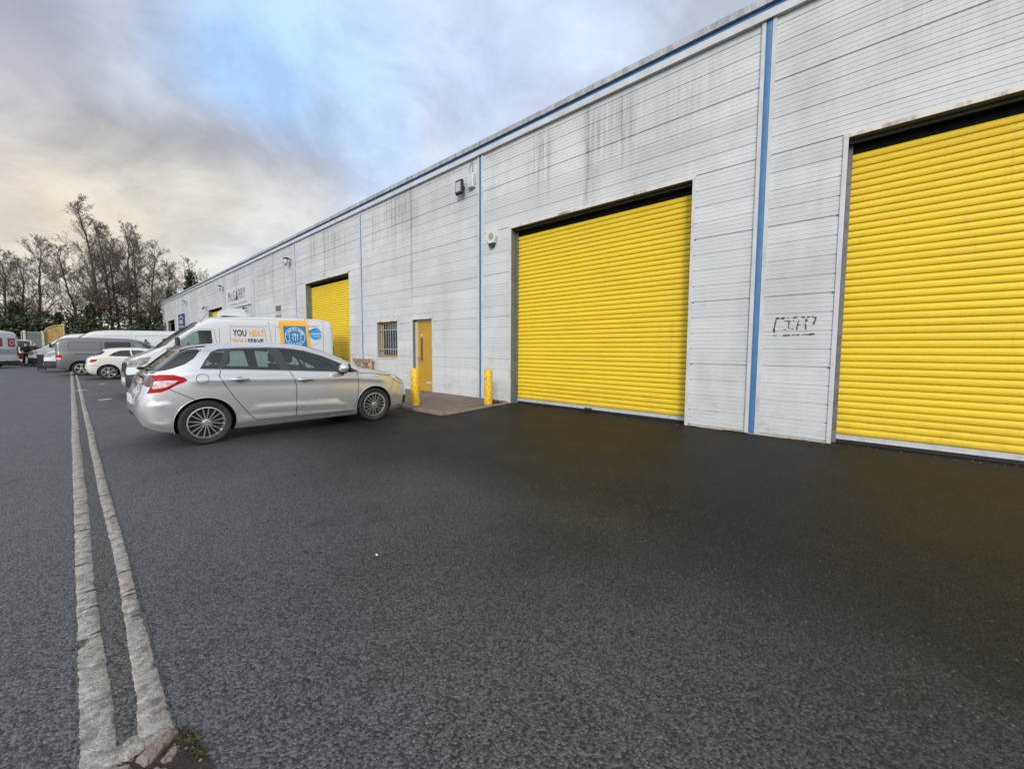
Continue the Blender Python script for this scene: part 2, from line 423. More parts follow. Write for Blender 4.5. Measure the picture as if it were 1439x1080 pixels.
# inner lining, end walls and roof
r = M()
r.box((D + 1.6, Y0, 0), (D + 1.75, Y1, 6.4)); WB('inner_wall', r, MT['void'])
r = M(); r.box((D + .02, Y1 - .12, 0), (D + 26, Y1, 6.6)); r.box((D + .02, Y0, 0), (D + 26, Y0 + .12, 6.6)); r.box((D + 25.9, Y0 + .12, 0), (D + 26, Y1 - .12, 6.3))
WB('end_wall', r, MT['white_trim'])
r = M()
r.add([(D + .3, Y0, 6.6), (D + .3, Y1, 6.6), (D + 13, Y1, 7.5), (D + 13, Y0, 7.5), (D + 26, Y1, 6.6), (D + 26, Y0, 6.6)], [(0, 1, 2, 3), (3, 2, 4, 5)])
WB('roof', r, MT['roof'])
# eaves trim: white fascia, blue band, stained cap
r = M(); r.box((D - .075, Y0 - .05, 6.50), (D + .05, Y1 + .05, 6.625)); WB('fascia', r, MT['white_trim'])
r = M(); r.box((D - .055, Y0 - .05, 6.625), (D + .05, Y1 + .05, 6.70)); WB('blue_band', r, MT['blue'])
r = M(); y = Y0 - .06
while y < Y1:
    y2 = min(y + 3.238, Y1 + .06); dz = random.uniform(-.004, .004)
    r.box((D - .11, y + .004, 6.70 + dz), (D + .5, y2 - .004, 6.815 + dz)); y = y2
WB('eaves_cap', r, MT['cap'])
# a base drip flashing, bent and cracked here and there
r = M(); prev = Y0
for (a, b, z0, z1) in openings + [(Y1, Y1, 0, 1)]:
    if z0 > 0: continue
    yy = prev
    while yy < a:
        y2 = min(a, yy + random.uniform(.25, .6))
        d0 = random.uniform(.004, .030); zt_ = random.uniform(.030, .055); zb_ = random.uniform(.002, .016)
        r.add([(D - .004, yy, zt_), (D - .004, y2, zt_ - random.uniform(0, .012)), (D - d0, y2, zb_), (D - d0 * .6, yy, zb_)], [(0, 1, 2, 3)])
        yy = y2
    if r.v: WB('base_flashing', r, MT['drip'])
    r = M()
    prev = b
# dents and torn skin at the base beside the shutter
# blue recessed downpipe channels between bays
pil = [1.295 + 6.477 * k for k in range(-1, 11)]
pil[-1] = min(pil[-1], Y1 - .1)
for p in pil:
    a = M()
    a.box((D - .030, p + .044, .02), (D + .02, p + .098, 6.498))
    a.box((D - .030, p - .098, .02), (D + .02, p - .044, 6.498))
    f = WB('pilaster', a, MT['white_trim'])
    a = M(); a.prism([(D + .02, p - .044), (D - .016, p - .044), (D - .022, p - .018), (D - .022, p + .018), (D - .016, p + .044), (D + .02, p + .044)], 'z', .02, 6.497)
    WB('blue_strip', a, MT['blue'], f)
# roller shutters
def slat_profile(z0, z1, pitch=.0995):
    pr = []; n = int(round((z1 - z0) / pitch)); pitch = (z1 - z0) / n
    for i in range(n):
        b = z0 + i * pitch
        pr += [(b, -.012), (b + pitch * .07, -.012), (b + pitch * .09, .004), (b + pitch * .2, .0105), (b + pitch * .42, .0150), (b + pitch * .62, .0140), (b + pitch * .80, .0085), (b + pitch * .93, .0), (b + pitch * .985, -.008)]
    return pr
for (a, b, kind) in shut:
    if kind == 'none': continue
    XC = D + .25
    zb = .13 if kind == 'full' else 4.12
    zt = 4.24
    c = M()
    pr = slat_profile(zb, zt)
    ys = [a + .05 + (b - a - .1) * i / 3 for i in range(4)]
    vs = [(XC - d, y, z) for (z, d) in pr for y in ys]
    c.add(vs, [(i * 4 + j, (i + 1) * 4 + j, (i + 1) * 4 + j + 1, i * 4 + j + 1) for i in range(len(pr) - 1) for j in range(3)])
    ym = (a + b) / 2
    sh = WB('roller_shutter', c, MT['yellow'] if kind == 'full' else MT['void'])
    if kind == 'full':
        c = M(); c.box((XC - .022, a + .05, .052), (XC + .015, b - .05, .128)); c.box((XC - .032, a + .05, .058), (XC - .022, b - .05, .070))
        WB('bottom_rail', c, MT['alu'], sh)
        c = M(); c.box((XC - .05, ym - .09, .03), (XC - .034, ym + .09, .085)); WB('lock', c, MT['black'], sh)
        c = M(); c.box((XC - .01, a + .05, .001), (XC + .01, b - .05, .055)); WB('rail_gap_shade', c, MT['black'], sh)  # black strip standing in for the shaded gap under the rail
    # guides in the reveals
    for (y_, sgn) in ((a, 1), (b, -1)):
        c = M(); c.box((XC - .05, y_, 0), (XC - .018, y_ + sgn * .052, 4.36)); WB('guide', c, MT['guide'], sh)
        c = M(); c.prism([(D + .004, y_ - sgn * .004), (XC + .02, y_ - sgn * .004), (XC + .02, y_ - sgn * .08), (D + .004, y_ - sgn * .08)], 'z', 0, HT); WB('jamb', c, MT['green_steel'], sh)
        c = M(); c.box((D - .016, y_ - sgn * .052, .015), (D + .004, y_ + sgn * .004, HT - .001)); WB('edge_flashing', c, MT['white_trim'], sh)
    c = M(); c.box((D - .019, a - .054, HT), (D + .003, b + .054, HT + .052)); WB('lintel_flashing', c, MT['lintel'], sh)
    c = M(); c.box((D + .006, a, HT - .012), (D + .30, b, HT + .04)); c.box((D + .10, a, HT - .055), (D + .115, b, HT - .014)); WB('lintel', c, MT['dark_steel'], sh)
    c = M(); c.box((XC + .05, a - .05, 4.05), (XC + .4, b + .05, 4.6)); WB('shutter_box', c, MT['void'], sh)
# entrance door
a, b = 9.94, 10.98; XD = D + .125
dm = M(); dm.box((XD, a + .05, .045), (XD + .045, b - .12, 2.27)); dr = WB('entrance_door', dm, MT['door'])
c = M(); c.box((XD - .03, b - .12, .03), (XD + .06, b - .002, 2.30)); c.box((XD - .03, a + .002, .03), (XD + .06, a + .05, 2.30)); c.box((XD - .03, a + .05, 2.27), (XD + .06, b - .12, 2.32)); WB('door_frame', c, MT['cream'], dr)
c = M(); c.box((D + .004, b, .02), (D + .3, b + .05, 2.33)); WB('jamb', c, MT['green_steel'], dr)
c = M(); c.box((D + .004, a - .05, .02), (D + .3, a, 2.33)); c.box((D + .004, a - .05, 2.33), (D + .3, b + .05, 2.38)); WB('jamb', c, MT['dark_steel'], dr)
c = M(); c.box((D - .016, a - .05, .02), (D + .004, a, 2.37)); c.box((D - .016, b, .02), (D + .004, b + .05, 2.37)); c.box((D - .018, a - .05, 2.33), (D + .003, b + .05, 2.385)); WB('outer_frame', c, MT['white_trim'], dr)
c = M(); c.box((XD - .006, b - .40, .98), (XD + .002, b - .24, 1.78)); WB('glazing_bead', c, MT['door'], dr)
c = M(); c.box((XD - .010, b - .375, 1.005), (XD - .005, b - .265, 1.755)); WB('vision_panel', c, mat('wired_glass', (.11, .07, .055), .3, var=.3, vscale=40), dr)
c = M(); c.box((XD - .012, b - .37, 1.81), (XD - .001, b - .28, 1.865)); WB('sticker', c, MT['white_trim'], dr)
c = M(); c.box((XD - .014, a + .22, .27), (XD - .001, a + .5, .35), .004); WB('letter_plate', c, MT['alu'], dr)
c = M(); c.box((XD - .012, b - .18, .98), (XD - .001, b - .135, 1.2), .004); c.tube([(XD - .01, b - .16, 1.1), (XD - .06, b - .16, 1.1), (XD - .06, b - .28, 1.1)], .011); WB('handle', c, MT['brass'], dr)
c = M(); c.box((D - .03, a - .03, .0), (XD + .2, b + .03, .045)); WB('threshold', c, MT['kerb'], dr)
c = M(); c.box((XD + .1, a, .0), (XD + .12, b, 2.4)); WB('backing', c, MT['void'], dr)
# barred window
a, b, z0, z1 = 11.88, 13.21, 1.08, 2.34
c = M(); c.box((D - .016, a - .045, z0 - .045), (D + .006, a, z1 + .045)); c.box((D - .016, b, z0 - .045), (D + .006, b + .045, z1 + .045)); c.box((D - .018, a, z0 - .045), (D + .006, b, z0))
wn_ = WB('window', c, MT['white_trim'])
c = M(); c.box((D - .022, a - .05, z1), (D + .006, b + .05, z1 + .05)); WB('window_head', c, MT['lintel'], wn_)
c = M(); c.box((D + .006, b, z0), (D + .25, b + .03, z1)); c.box((D + .006, a - .03, z0), (D + .25, a, z1)); c.box((D + .006, a, z0 - .03), (D + .25, b, z0)); c.box((D + .006, a, z1), (D + .25, b, z1 + .03)); WB('reveal', c, mat('grey_reveal', (.30, .29, .28), .7), wn_)
c = M()
for q in ((a, a + .06, z0, z1), (b - .10, b, z0, z1), (a + .06, b - .10, z0, z0 + .08), (a + .06, b - .10, z1 - .06, z1)): c.box((D + .19, q[0], q[2]), (D + .24, q[1], q[3]))
WB('frame', c, mat('ochre_window_paint', (.42, .30, .03), .55, dirt=(.3, .3, .1), dscale=5), wn_)
c = M(); c.box((D + .215, a + .06, z0 + .08), (D + .222, b - .10, z1 - .06)); WB('pane', c, MT['winglass'], wn_)
c = M(); c.box((D + .30, a, z0), (D + .31, b, z1)); WB('dark_back', c, mat('unlit_room', (.03, .03, .033), .8), wn_)  # dark sheet painted as the unlit room behind the pane
for k in range(8):
    yb = a + .10 + k * (b - a - .26) / 7
    c = M(); c.tube([(D + .07, yb, z0 + .01), (D + .07, yb, z1 - .01)], .011, 8); WB('security_bar', c, MT['steelbar'], wn_)
for zz in (z0 + .28, z1 - .30):
    c = M(); c.box((D + .052, a + .01, zz), (D + .060, b - .06, zz + .035)); c.ball((D + .06, b - .05, zz + .016), .03, 8, 6); WB('cross_bar', c, MT['steelbar'], wn_)
# vents
for (zc, dark) in ((3.50, .05), (3.02, .3)):
    c = M(); c.box((D - .03, 22.75, zc - .22), (D + .01, 22.83, zc + .22)); c.box((D - .03, 23.67, zc - .22), (D + .01, 23.75, zc + .22)); c.box((D - .03, 22.83, zc + .15), (D + .01, 23.67, zc + .22)); c.box((D - .03, 22.83, zc - .22), (D + .01, 23.67, zc - .15)); v = WB('vent', c, MT['white_trim'])
    c = M(); c.box((D - .012, 22.83, zc - .15), (D - .005, 23.67, zc + .15)); WB('grille', c, mat('vent_grille', (dark, dark, dark), .6), v)
    c = M()
    for k in range(5): c.box((D - .024, 22.9 + k * .17, zc - .15), (D - .013, 22.94 + k * .17, zc + .15))
    WB('slat', c, MT['steelbar'], v)

# ------------------------------------------------------------------ things fixed to the wall
def on_wall(name, label, cat, y, z, group=None):
    o = empty(name, (D - .004, y, z)); tag(o, label, cat, group); return o
MT['lampglass'] = mat('lamp_glass', (.40, .42, .46), .35, var=.05, coat=.15)
t = on_wall('floodlight', 'square black-rimmed floodlight mounted below the roof by the entrance door bay', 'lamp', 8.45, 5.83)
t.scale = (.85, .85, .85)
c = M(); c.box((-.24, -.17, -.24), (-.13, .17, .22), .03); c.build('housing', MT['black'], t)
c = M(); c.box((-.246, -.115, -.165), (-.241, .115, .145)); c.build('lens', MT['lampglass'], t)
c = M(); c.box((-.13, -.03, -.05), (0, .03, .05)); c.build('bracket', MT['dark_steel'], t)
t = on_wall('junction_box', 'pale grey junction box with cables right beside the square floodlight', 'junction box', 8.08, 5.92)
c = M(); c.box((-.11, -.11, -.18), (0, .11, .18), .012); c.build('case', MT['white_trim'], t)
c = M(); c.tube([(-.05, .05, .18), (-.06, .09, .32), (-.03, .04, .5), (-.01, .0, .62)], .009, 6); c.tube([(-.05, -.03, .18), (-.04, -.04, .35), (-.02, 0, .55), (-.01, 0, .62)], .009, 6); c.build('cable', mat('grey_cable', (.2, .2, .2), .6), t)
t = on_wall('alarm_box', 'white shield-shaped alarm box with dark tip left of the second shutter', 'alarm', 7.30, 4.24)
pts = [(-.17, .20), (.17, .20), (.18, .05), (.10, -.10), (-.10, -.10), (-.18, .05)]
c = M(); c.prism(pts, 'x', -.09, 0); c.build('cover', mat('aged_white_plastic', (.62, .62, .54), .4, var=.05), t)
c = M(); c.prism([(-.10, -.10), (.10, -.10), (.05, -.20), (-.05, -.20)], 'x', -.10, 0); c.build('strobe', mat('blue_black_strobe', (.02, .025, .06), .25), t)
c = M(); c.lathe([(.0, -.101), (.085, -.101), (.085, -.093), (.07, -.093)], 'x', 20, (0, 0, .07)); c.box((-.104, -.05, .06), (-.101, .05, .085)); c.build('badge', mat('faded_badge', (.30, .34, .30), .5), t)
# further lamps and cameras along the wall
def far_lamp(y, z, label):
    t = on_wall('wall_lamp', label, 'lamp', y, z, 'lamps and cameras along the warehouse wall')
    c = M(); c.tube([(0, -.05, .12), (-.2, -.05, .12)], .025, 8); c.build('arm', MT['dark_steel'], t)
    c = M(); c.ball((-.24, 0, -.02), (.10, .15, .18), 14, 10); c.build('shade', MT['lampglass'], t, True)
    c = M(); c.box((-.32, -.17, .11), (-.13, .17, .17), .02); c.build('hood', MT['black'], t)
far_lamp(21.35, 5.66, 'pale rounded lamp under a black hood beside the third pilaster')
far_lamp(34.3, 5.66, 'pale rounded lamp high on the wall beyond the white company sign')
far_lamp(47.6, 5.62, 'small round lamp high above the navy sign')
far_lamp(60.9, 5.60, 'last small lamp near the far end of the warehouse')
def camera_unit(y, z, label):
    t = on_wall('security_camera', label, 'camera', y, z, 'lamps and cameras along the warehouse wall')
    c = M(); c.tube([(0, 0, .05), (-.15, 0, .05), (-.18, 0, 0)], .02, 8); c.build('bracket', MT['dark_steel'], t)
    c = M(); c.tube([(-.2, -.1, .02), (-.22, .32, -.06)], .055, 10); c.build('body', MT['dark_steel'], t)
camera_unit(28.8, 3.86, 'dark camera on a bracket under the white company sign')
camera_unit(39.55, 4.62, 'small dark camera by the distant half-hidden shutter')

def letters_on(parent, name, txt, size, y_left, z, x, material, sx=1.0, bold=0.0):
    """lettering in a plane facing -x; reads left to right towards -y"""
    vs, fs = text_flat(txt, size, sx, bold)
    link_mesh(name, [(x, y_left - u, z + v) for u, v in vs], fs, material, parent)
# company sign
t = on_wall('company_sign', 'large white company sign board with thin black capital lettering', 'sign', 30.6, 4.80)
c = M(); c.box((-.08, -2.75, -.72), (0, 2.75, .68)); c.build('board', mat('sign_white', (.56, .575, .61), .4, var=.03), t)
ink = mat('sign_ink', (.03, .03, .04), .5, var=.05)
letters_on(t, 'lettering', 'M', .95, 2.15, -.25, -.084, ink, .85)
letters_on(t, 'lettering', 'C', .72, 1.42, -.25, -.084, ink, .85)
letters_on(t, 'lettering', 'G', .95, .98, -.25, -.084, ink, .80)
letters_on(t, 'lettering', 'RRY', .95, -.28, -.25, -.084, ink, .90)
c = M(); c.prism([(.40, -.25), (.30, -.12), (.22, .05), (.12, .35), (.06, .58), (.02, .35), (-.06, .1), (-.12, -.02), (-.20, -.25)], 'x', -.088, -.081); c.build('flame_mark', ink, t)
c = M(); grey = mat('sign_grey', (.28, .28, .30), .5)
for k in range(15): 
    if k != 7: c.box((-.084, 1.75 - k * .26, -.56), (-.081, 1.57 - k * .26, -.46))
c.build('small_print', grey, t)
# navy sign
navy = mat('navy_sign', (.035, .05, .13), .4, var=.05); wht = mat('sign_print_white', (.66, .68, .72), .5, var=.02)
t = on_wall('company_sign', 'tall navy sign with white house outline, beyond the white company sign', 'sign', 50.3, 4.0)
c = M(); c.box((-.08, -1.45, -.85), (0, 1.45, .72)); c.build('board', navy, t)
c = M(); c.prism([(-1.0, .30), (0, .60), (1.0, .30), (1.0, .22), (0, .50), (-1.0, .22)], 'x', -.086, -.081)
for (zz, w, h) in ((.12, .85, .13), (-.08, .9, .13), (-.40, 1.1, .06), (-.52, 1.0, .05)):
    k = -w
    while k < w: c.box((-.086, k, zz), (-.081, k + .2, zz - h)); k += .27
c.build('print', wht, t)
t = on_wall('company_sign', 'small dark blue sign at the far end of the warehouse', 'sign', 64.4, 4.05)
c = M(); c.box((-.06, -1.0, -.6), (0, 1.0, .55)); c.build('board', navy, t)
c = M(); c.lathe([(.28, -.066), (.38, -.066), (.38, -.061), (.28, -.061)], 'x', 16, (0, 0, .15)); c.box((-.066, -.7, -.35), (-.061, .7, -.27)); c.build('print', wht, t)
# scrawled marking
t = on_wall('graffiti', 'dashed black spray marking on the wall beside the nearest shutter', 'graffiti', .79, 1.77)
c = M()
def stroke(a, b, w):   # image pixel style coordinates of the marking -> wall, y to the left
    (u0, v0), (u1, v1) = a, b
    p0 = Vector((-.0012, .27 - u0 * .54, .14 - v0 * .28)); p1 = Vector((-.0012, .27 - u1 * .54, .14 - v1 * .28))
    d = (p1 - p0); L = max(d.length, 1e-4); d /= L; nrm = Vector((0, -d.z, d.y)) * w / 2
    n = 5; up = []; dn = []
    for i in range(n + 1):
        q = p0 + d * L * i / n; k = random.uniform(.55, 1.15) * (math.sin(math.pi * (i + .6) / (n + 1.2)) ** .4)
        up.append(q + nrm * k); dn.append(q - nrm * k)
    c.add(up + dn[::-1], [tuple(range(2 * n + 2))])
for a_, b_, w_ in [((.06, .05), (.15, .04), .035), ((.18, .06), (.27, .05), .04), ((.31, .05), (.38, .05), .012), ((.45, .05), (.58, .02), .018), ((.66, .01), (.75, .05), .022), ((.79, .06), (.87, .02), .025), ((.90, .02), (.95, .04), .022),
                   ((.07, .05), (.02, .75), .018), ((.02, .62), (.04, .85), .03), ((.97, .05), (.99, .2), .03), ((.99, .2), (.95, .36), .022), ((.95, .36), (.95, .46), .03),
                   ((.26, .22), (.43, .22), .012), ((.39, .22), (.37, .55), .014), ((.37, .55), (.41, .66), .012), ((.47, .21), (.51, .21), .016), ((.44, .66), (.50, .66), .018), ((.25, .69), (.33, .69), .012),
                   ((.61, .16), (.58, .5), .016), ((.58, .5), (.57, .72), .02), ((.58, .46), (.66, .44), .014), ((.72, .44), (.78, .40), .016), ((.77, .14), (.79, .3), .03), ((.77, .45), (.78, .72), .018),
                   ((.0, 1.0), (.11, 1.0), .014), ((.25, 1.02), (.43, 1.0), .022), ((.46, 1.01), (.54, .98), .016), ((.56, 1.0), (.64, .99), .028), ((.70, 1.0), (.84, .98), .014), ((.84, .98), (.99, .96), .03)]:
    stroke(a_, b_, w_ * 1.15)
c.build('paint_marks', MT['ink'], t)

# ------------------------------------------------------------------ raised apron by the door, kerb, bollards
pv = M()
e = [(5.24, 6.60), (7.44, 6.84), (7.44, 15.1), (5.16, 15.1)]
pv.add([(*p, .055) for p in e], [(0, 1, 2, 3)])
tag(pv.build('pavement', MT['paver']), kind='structure')
kb = M(); y = 6.47
def kerb_piece(p0, p1, w, x_in, z=.062):
    pass
while y < 15.0:
    y2 = min(y + .915, 15.1); j = random.uniform(-.006, .006)
    kb.prism([(5.08 + j, 0), (5.09 + j, .05), (5.11 + j, .062), (5.23 + j, .060), (5.23 + j, 0)], 'y', y + .006, y2 - .006); y = y2
kb.add([(5.22, 6.46, 0), (7.44, 6.72, 0), (7.44, 6.74, .030), (5.22, 6.49, .058), (7.44, 6.85, .030), (5.22, 6.62, .060)], [(0, 1, 2, 3), (3, 2, 4, 5)])
tag(kb.build('kerb', MT['kerb']), kind='structure')
def bollard(x, y, h, label):
    t = empty('bollard', (x, y, 0)); tag(t, label, 'bollard', 'yellow steel bollards by the entrance door')
    c = M(); c.lathe([(.104, .0), (.104, h - .02), (.098, h - .006), (.085, h), (.0, h + .001)], 'z', 28); c.build('post', MT['bollard'], t, True, auto=35)
    c = M(); c.lathe([(.125, .0), (.12, .012 + .055), (.104, .02 + .055)], 'z', 20); c.build('base_collar', MT['kerb'], t, True)
bollard(5.35, 7.80, .935, 'yellow steel bollard standing right before the ochre entrance door')
bollard(6.72, 6.74, .90, 'yellow steel bollard standing beside the big shutter jamb')
t = M(); t.box((-.06, -.10, 0), (.06, .10, .085), .008); o = t.build('brick', mat('dark_brick', (.07, .03, .025), .8, bump=.4), None); o.location = (7.0, 6.80, .03); o.rotation_euler = (0, 0, .1)
tag(o, 'dark red brick lying on the kerb behind the right bollard', 'brick')
# pallet leaning/standing by wall under the drip line
MT['pallet'] = mat('weathered_pallet_wood', (.33, .20, .13), .8, var=.35, vscale=7, dirt=(.10, .06, .05), dscale=6, damt=.8, bump=.4)
MT['pallet2'] = mat('fresh_pallet_wood', (.50, .36, .22), .8, var=.25, vscale=9, bump=.3)
t = empty('pallet', (7.26, 13.95, .055), 0); tag(t, 'stained timber pallet standing on edge against the wall', 'pallet')
for zz in (.03, .30, .56, .83): c = M(); c.box((-.075, -.62, zz), (-.055, .62, zz + .13)); c.build('board', MT['pallet'], t)
for yy in (-.60, -.05, .50): c = M(); c.box((-.052, yy, .02), (.03, yy + .10, .97)); c.build('block', MT['pallet2'], t)
for zz in (.03, .83): c = M(); c.box((.033, -.62, zz), (.053, .62, zz + .13)); c.build('board', MT['pallet'], t)
gm = M(); rnd = random.Random(77)
for i in range(420):
    y = rnd.uniform(-5, 7.6); x = D - .03 - abs(rnd.gauss(0, .05)); r_ = rnd.uniform(.003, .011)
    if 2.4 < y < 6.6 or -4 < y < .2: x += rnd.uniform(0, .2)
    gm.ball((x, y, .003), (r_, r_ * rnd.uniform(.6, 1.2), r_ * .6), 5, 3)
tag(gm.build('grit', mat('wall_grit', (.12, .10, .08), .9, var=.5, vscale=20)), 'grit and flakes gathered along the foot of the warehouse wall', 'grit', kind='stuff')
# ------------------------------------------------------------------ vehicles
def pchip(xk, yk, x):
    xk = np.asarray(xk, float); yk = np.asarray(yk, float); h = np.diff(xk); d = np.diff(yk) / h
    m = np.zeros_like(yk); m[0] = d[0]; m[-1] = d[-1]
    for i in range(1, len(xk) - 1):
        if d[i - 1] * d[i] > 0:
            w1, w2 = 2 * h[i] + h[i - 1], h[i] + 2 * h[i - 1]
            m[i] = (w1 + w2) / (w1 / d[i - 1] + w2 / d[i])
    x = np.clip(np.asarray(x, float), xk[0], xk[-1])
    i = np.clip(np.searchsorted(xk, x) - 1, 0, len(h) - 1); t = (x - xk[i]) / h[i]; hh = h[i]
    return (2*t**3-3*t**2+1)*yk[i] + (t**3-2*t**2+t)*hh*m[i] + (-2*t**3+3*t**2)*yk[i+1] + (t**3-t**2)*hh*m[i+1]
TK = np.array([0, .07, .20, .40, .445, .74, .85, 1.0]); TS = np.linspace(0, 1, 90)
class Shell:
    """car body surface: section curves (rocker -> shoulder -> roof centre) along the length"""
    def __init__(s, sp): s.sp = sp; s.c = {}; s.x0 = sp['top'][0][0]; s.x1 = sp['top'][-1][0]
    def k(s, n, x): q = s.sp[n]; return float(pchip([a for a, b in q], [b for a, b in q], x))
    def sec(s, x):
        key = int(round(min(max(x, s.x0), s.x1) * 1000))
        if key in s.c: return s.c[key]
        x = key / 1000.
        zt, zb, w = s.k('top', x), s.k('bot', x), s.k('w', x); drop = s.k('drop', x)
        rail = zt - drop
        zs = min(s.k('belt', x), rail - .012); zb = min(zb, zs - .06)
        ins = s.sp.get('inset', .045); tum = s.sp.get('tumble', .6)
        wg = w - ins - tum * (rail - zs)
        bul = s.sp.get('bulge', .0)
        Y = [w - .075, w - .022, w, w - .015, w - ins, wg, wg * .80, 0]
        zm = zb + (zs - zb) * .5
        Z = [zb, zb + min(.10, (zs - zb) * .25), zm, zs - min(.05, (zs - zb) * .2), zs, rail, rail + drop * .62, zt]
        if s.sp.get('crease'):
            pass
        y = pchip(TK, Y, TS); z = pchip(TK, Z, TS)
        z = np.maximum.accumulate(z + np.arange(len(z)) * 1e-7)
        s.c[key] = (y, z); return s.c[key]
    def disp(s, x, z):
        best = 0.0
        for line, h, up, dn in s.sp.get('creases', []):
            if not (line[0][0] < x < line[-1][0]): continue
            zl = float(np.interp(x, [a for a, b in line], [b for a, b in line])); e = min(1, (x - line[0][0]) / .18, (line[-1][0] - x) / .18)
            dz = z - zl; k = 1 - dz / up if dz >= 0 else 1 + dz / dn
            if k > 0: 
                v = h * e * k * k * (3 - 2 * k) if k < 1 else h * e
                if abs(v) > abs(best): best = v
        return best
    def P(s, x, t):
        y, z = s.sec(x); yy, zz = float(np.interp(t, TS, y)), float(np.interp(t, TS, z))
        return (x, yy + (s.disp(x, zz) if t < .44 else 0.0), zz)
    def N(s, x, t):
        e = .018; x0, x1 = max(s.x0, x - .012), min(s.x1, x + .012); t0, t1 = max(0, t - e), min(1, t + e)
        a = Vector(s.P(x1, t)) - Vector(s.P(x0, t)); b = Vector(s.P(x, t1)) - Vector(s.P(x, t0))
        n = b.cross(a)
        if t > .999: n.y = 0
        return n.normalized() if n.length > 1e-12 else Vector((0, 1, 0))
    def T(s, x, z):
        if z > 5: return z - 10
        y, zz = s.sec(x); return float(np.interp(z, zz, TS))
    def Yat(s, x, z):
        y, zz = s.sec(x); return float(np.interp(z, zz, y)) + (s.disp(x, z) if z < s.k('belt', x) else 0.0)
TSC = 2.0
def dens(poly, step=.03, closed=True):
    out = []; n = len(poly)
    for i in range(n if closed else n - 1):
        a = poly[i]; b = poly[(i + 1) % n]
        L = math.hypot(b[0] - a[0], (b[1] - a[1]) if max(a[1], b[1]) < 5 or min(a[1], b[1]) > 5 else .3); k = max(1, int(L / step))
        for j in range(k):
            f_ = j / k
            out.append((a[0] + (b[0] - a[0]) * f_, a[1] + (b[1] - a[1]) * f_) if (a[1] > 5) == (b[1] > 5) else a if j == 0 else None)
    out = [q for q in out if q is not None]
    if not closed: out.append(poly[-1])
    return out
def circ(cx, cz, r, n=40, a0=0, a1=360): return [(cx + r * math.cos(R(a0 + (a1 - a0) * i / n)), cz + r * math.sin(R(a0 + (a1 - a0) * i / n))) for i in range(n)]
def inside(poly, P):
    x, y = P[:, 0], P[:, 1]; r = np.zeros(len(P), bool); n = len(poly)
    for i in range(n):
        x0, y0 = poly[i]; x1, y1 = poly[(i + 1) % n]
        if y0 == y1: continue
        c = ((y0 > y) != (y1 > y)) & (x < (x1 - x0) * (y - y0) / (y1 - y0) + x0); r ^= c
    return r
def rounded(poly, r=.04, n=4):
    out = []; N = len(poly)
    for i in range(N):
        p0 = Vector(poly[i - 1]); p = Vector(poly[i]); p1 = Vector(poly[(i + 1) % N])
        a = (p0 - p); b = (p1 - p); q = min(r, a.length * .4, b.length * .4)
        A = p + a.normalized() * q; B = p + b.normalized() * q
        for k in range(n + 1):
            t = k / n; v = A * (1 - t) ** 2 + p * 2 * t * (1 - t) + B * t * t; out.append((v.x, v.y))
    return out
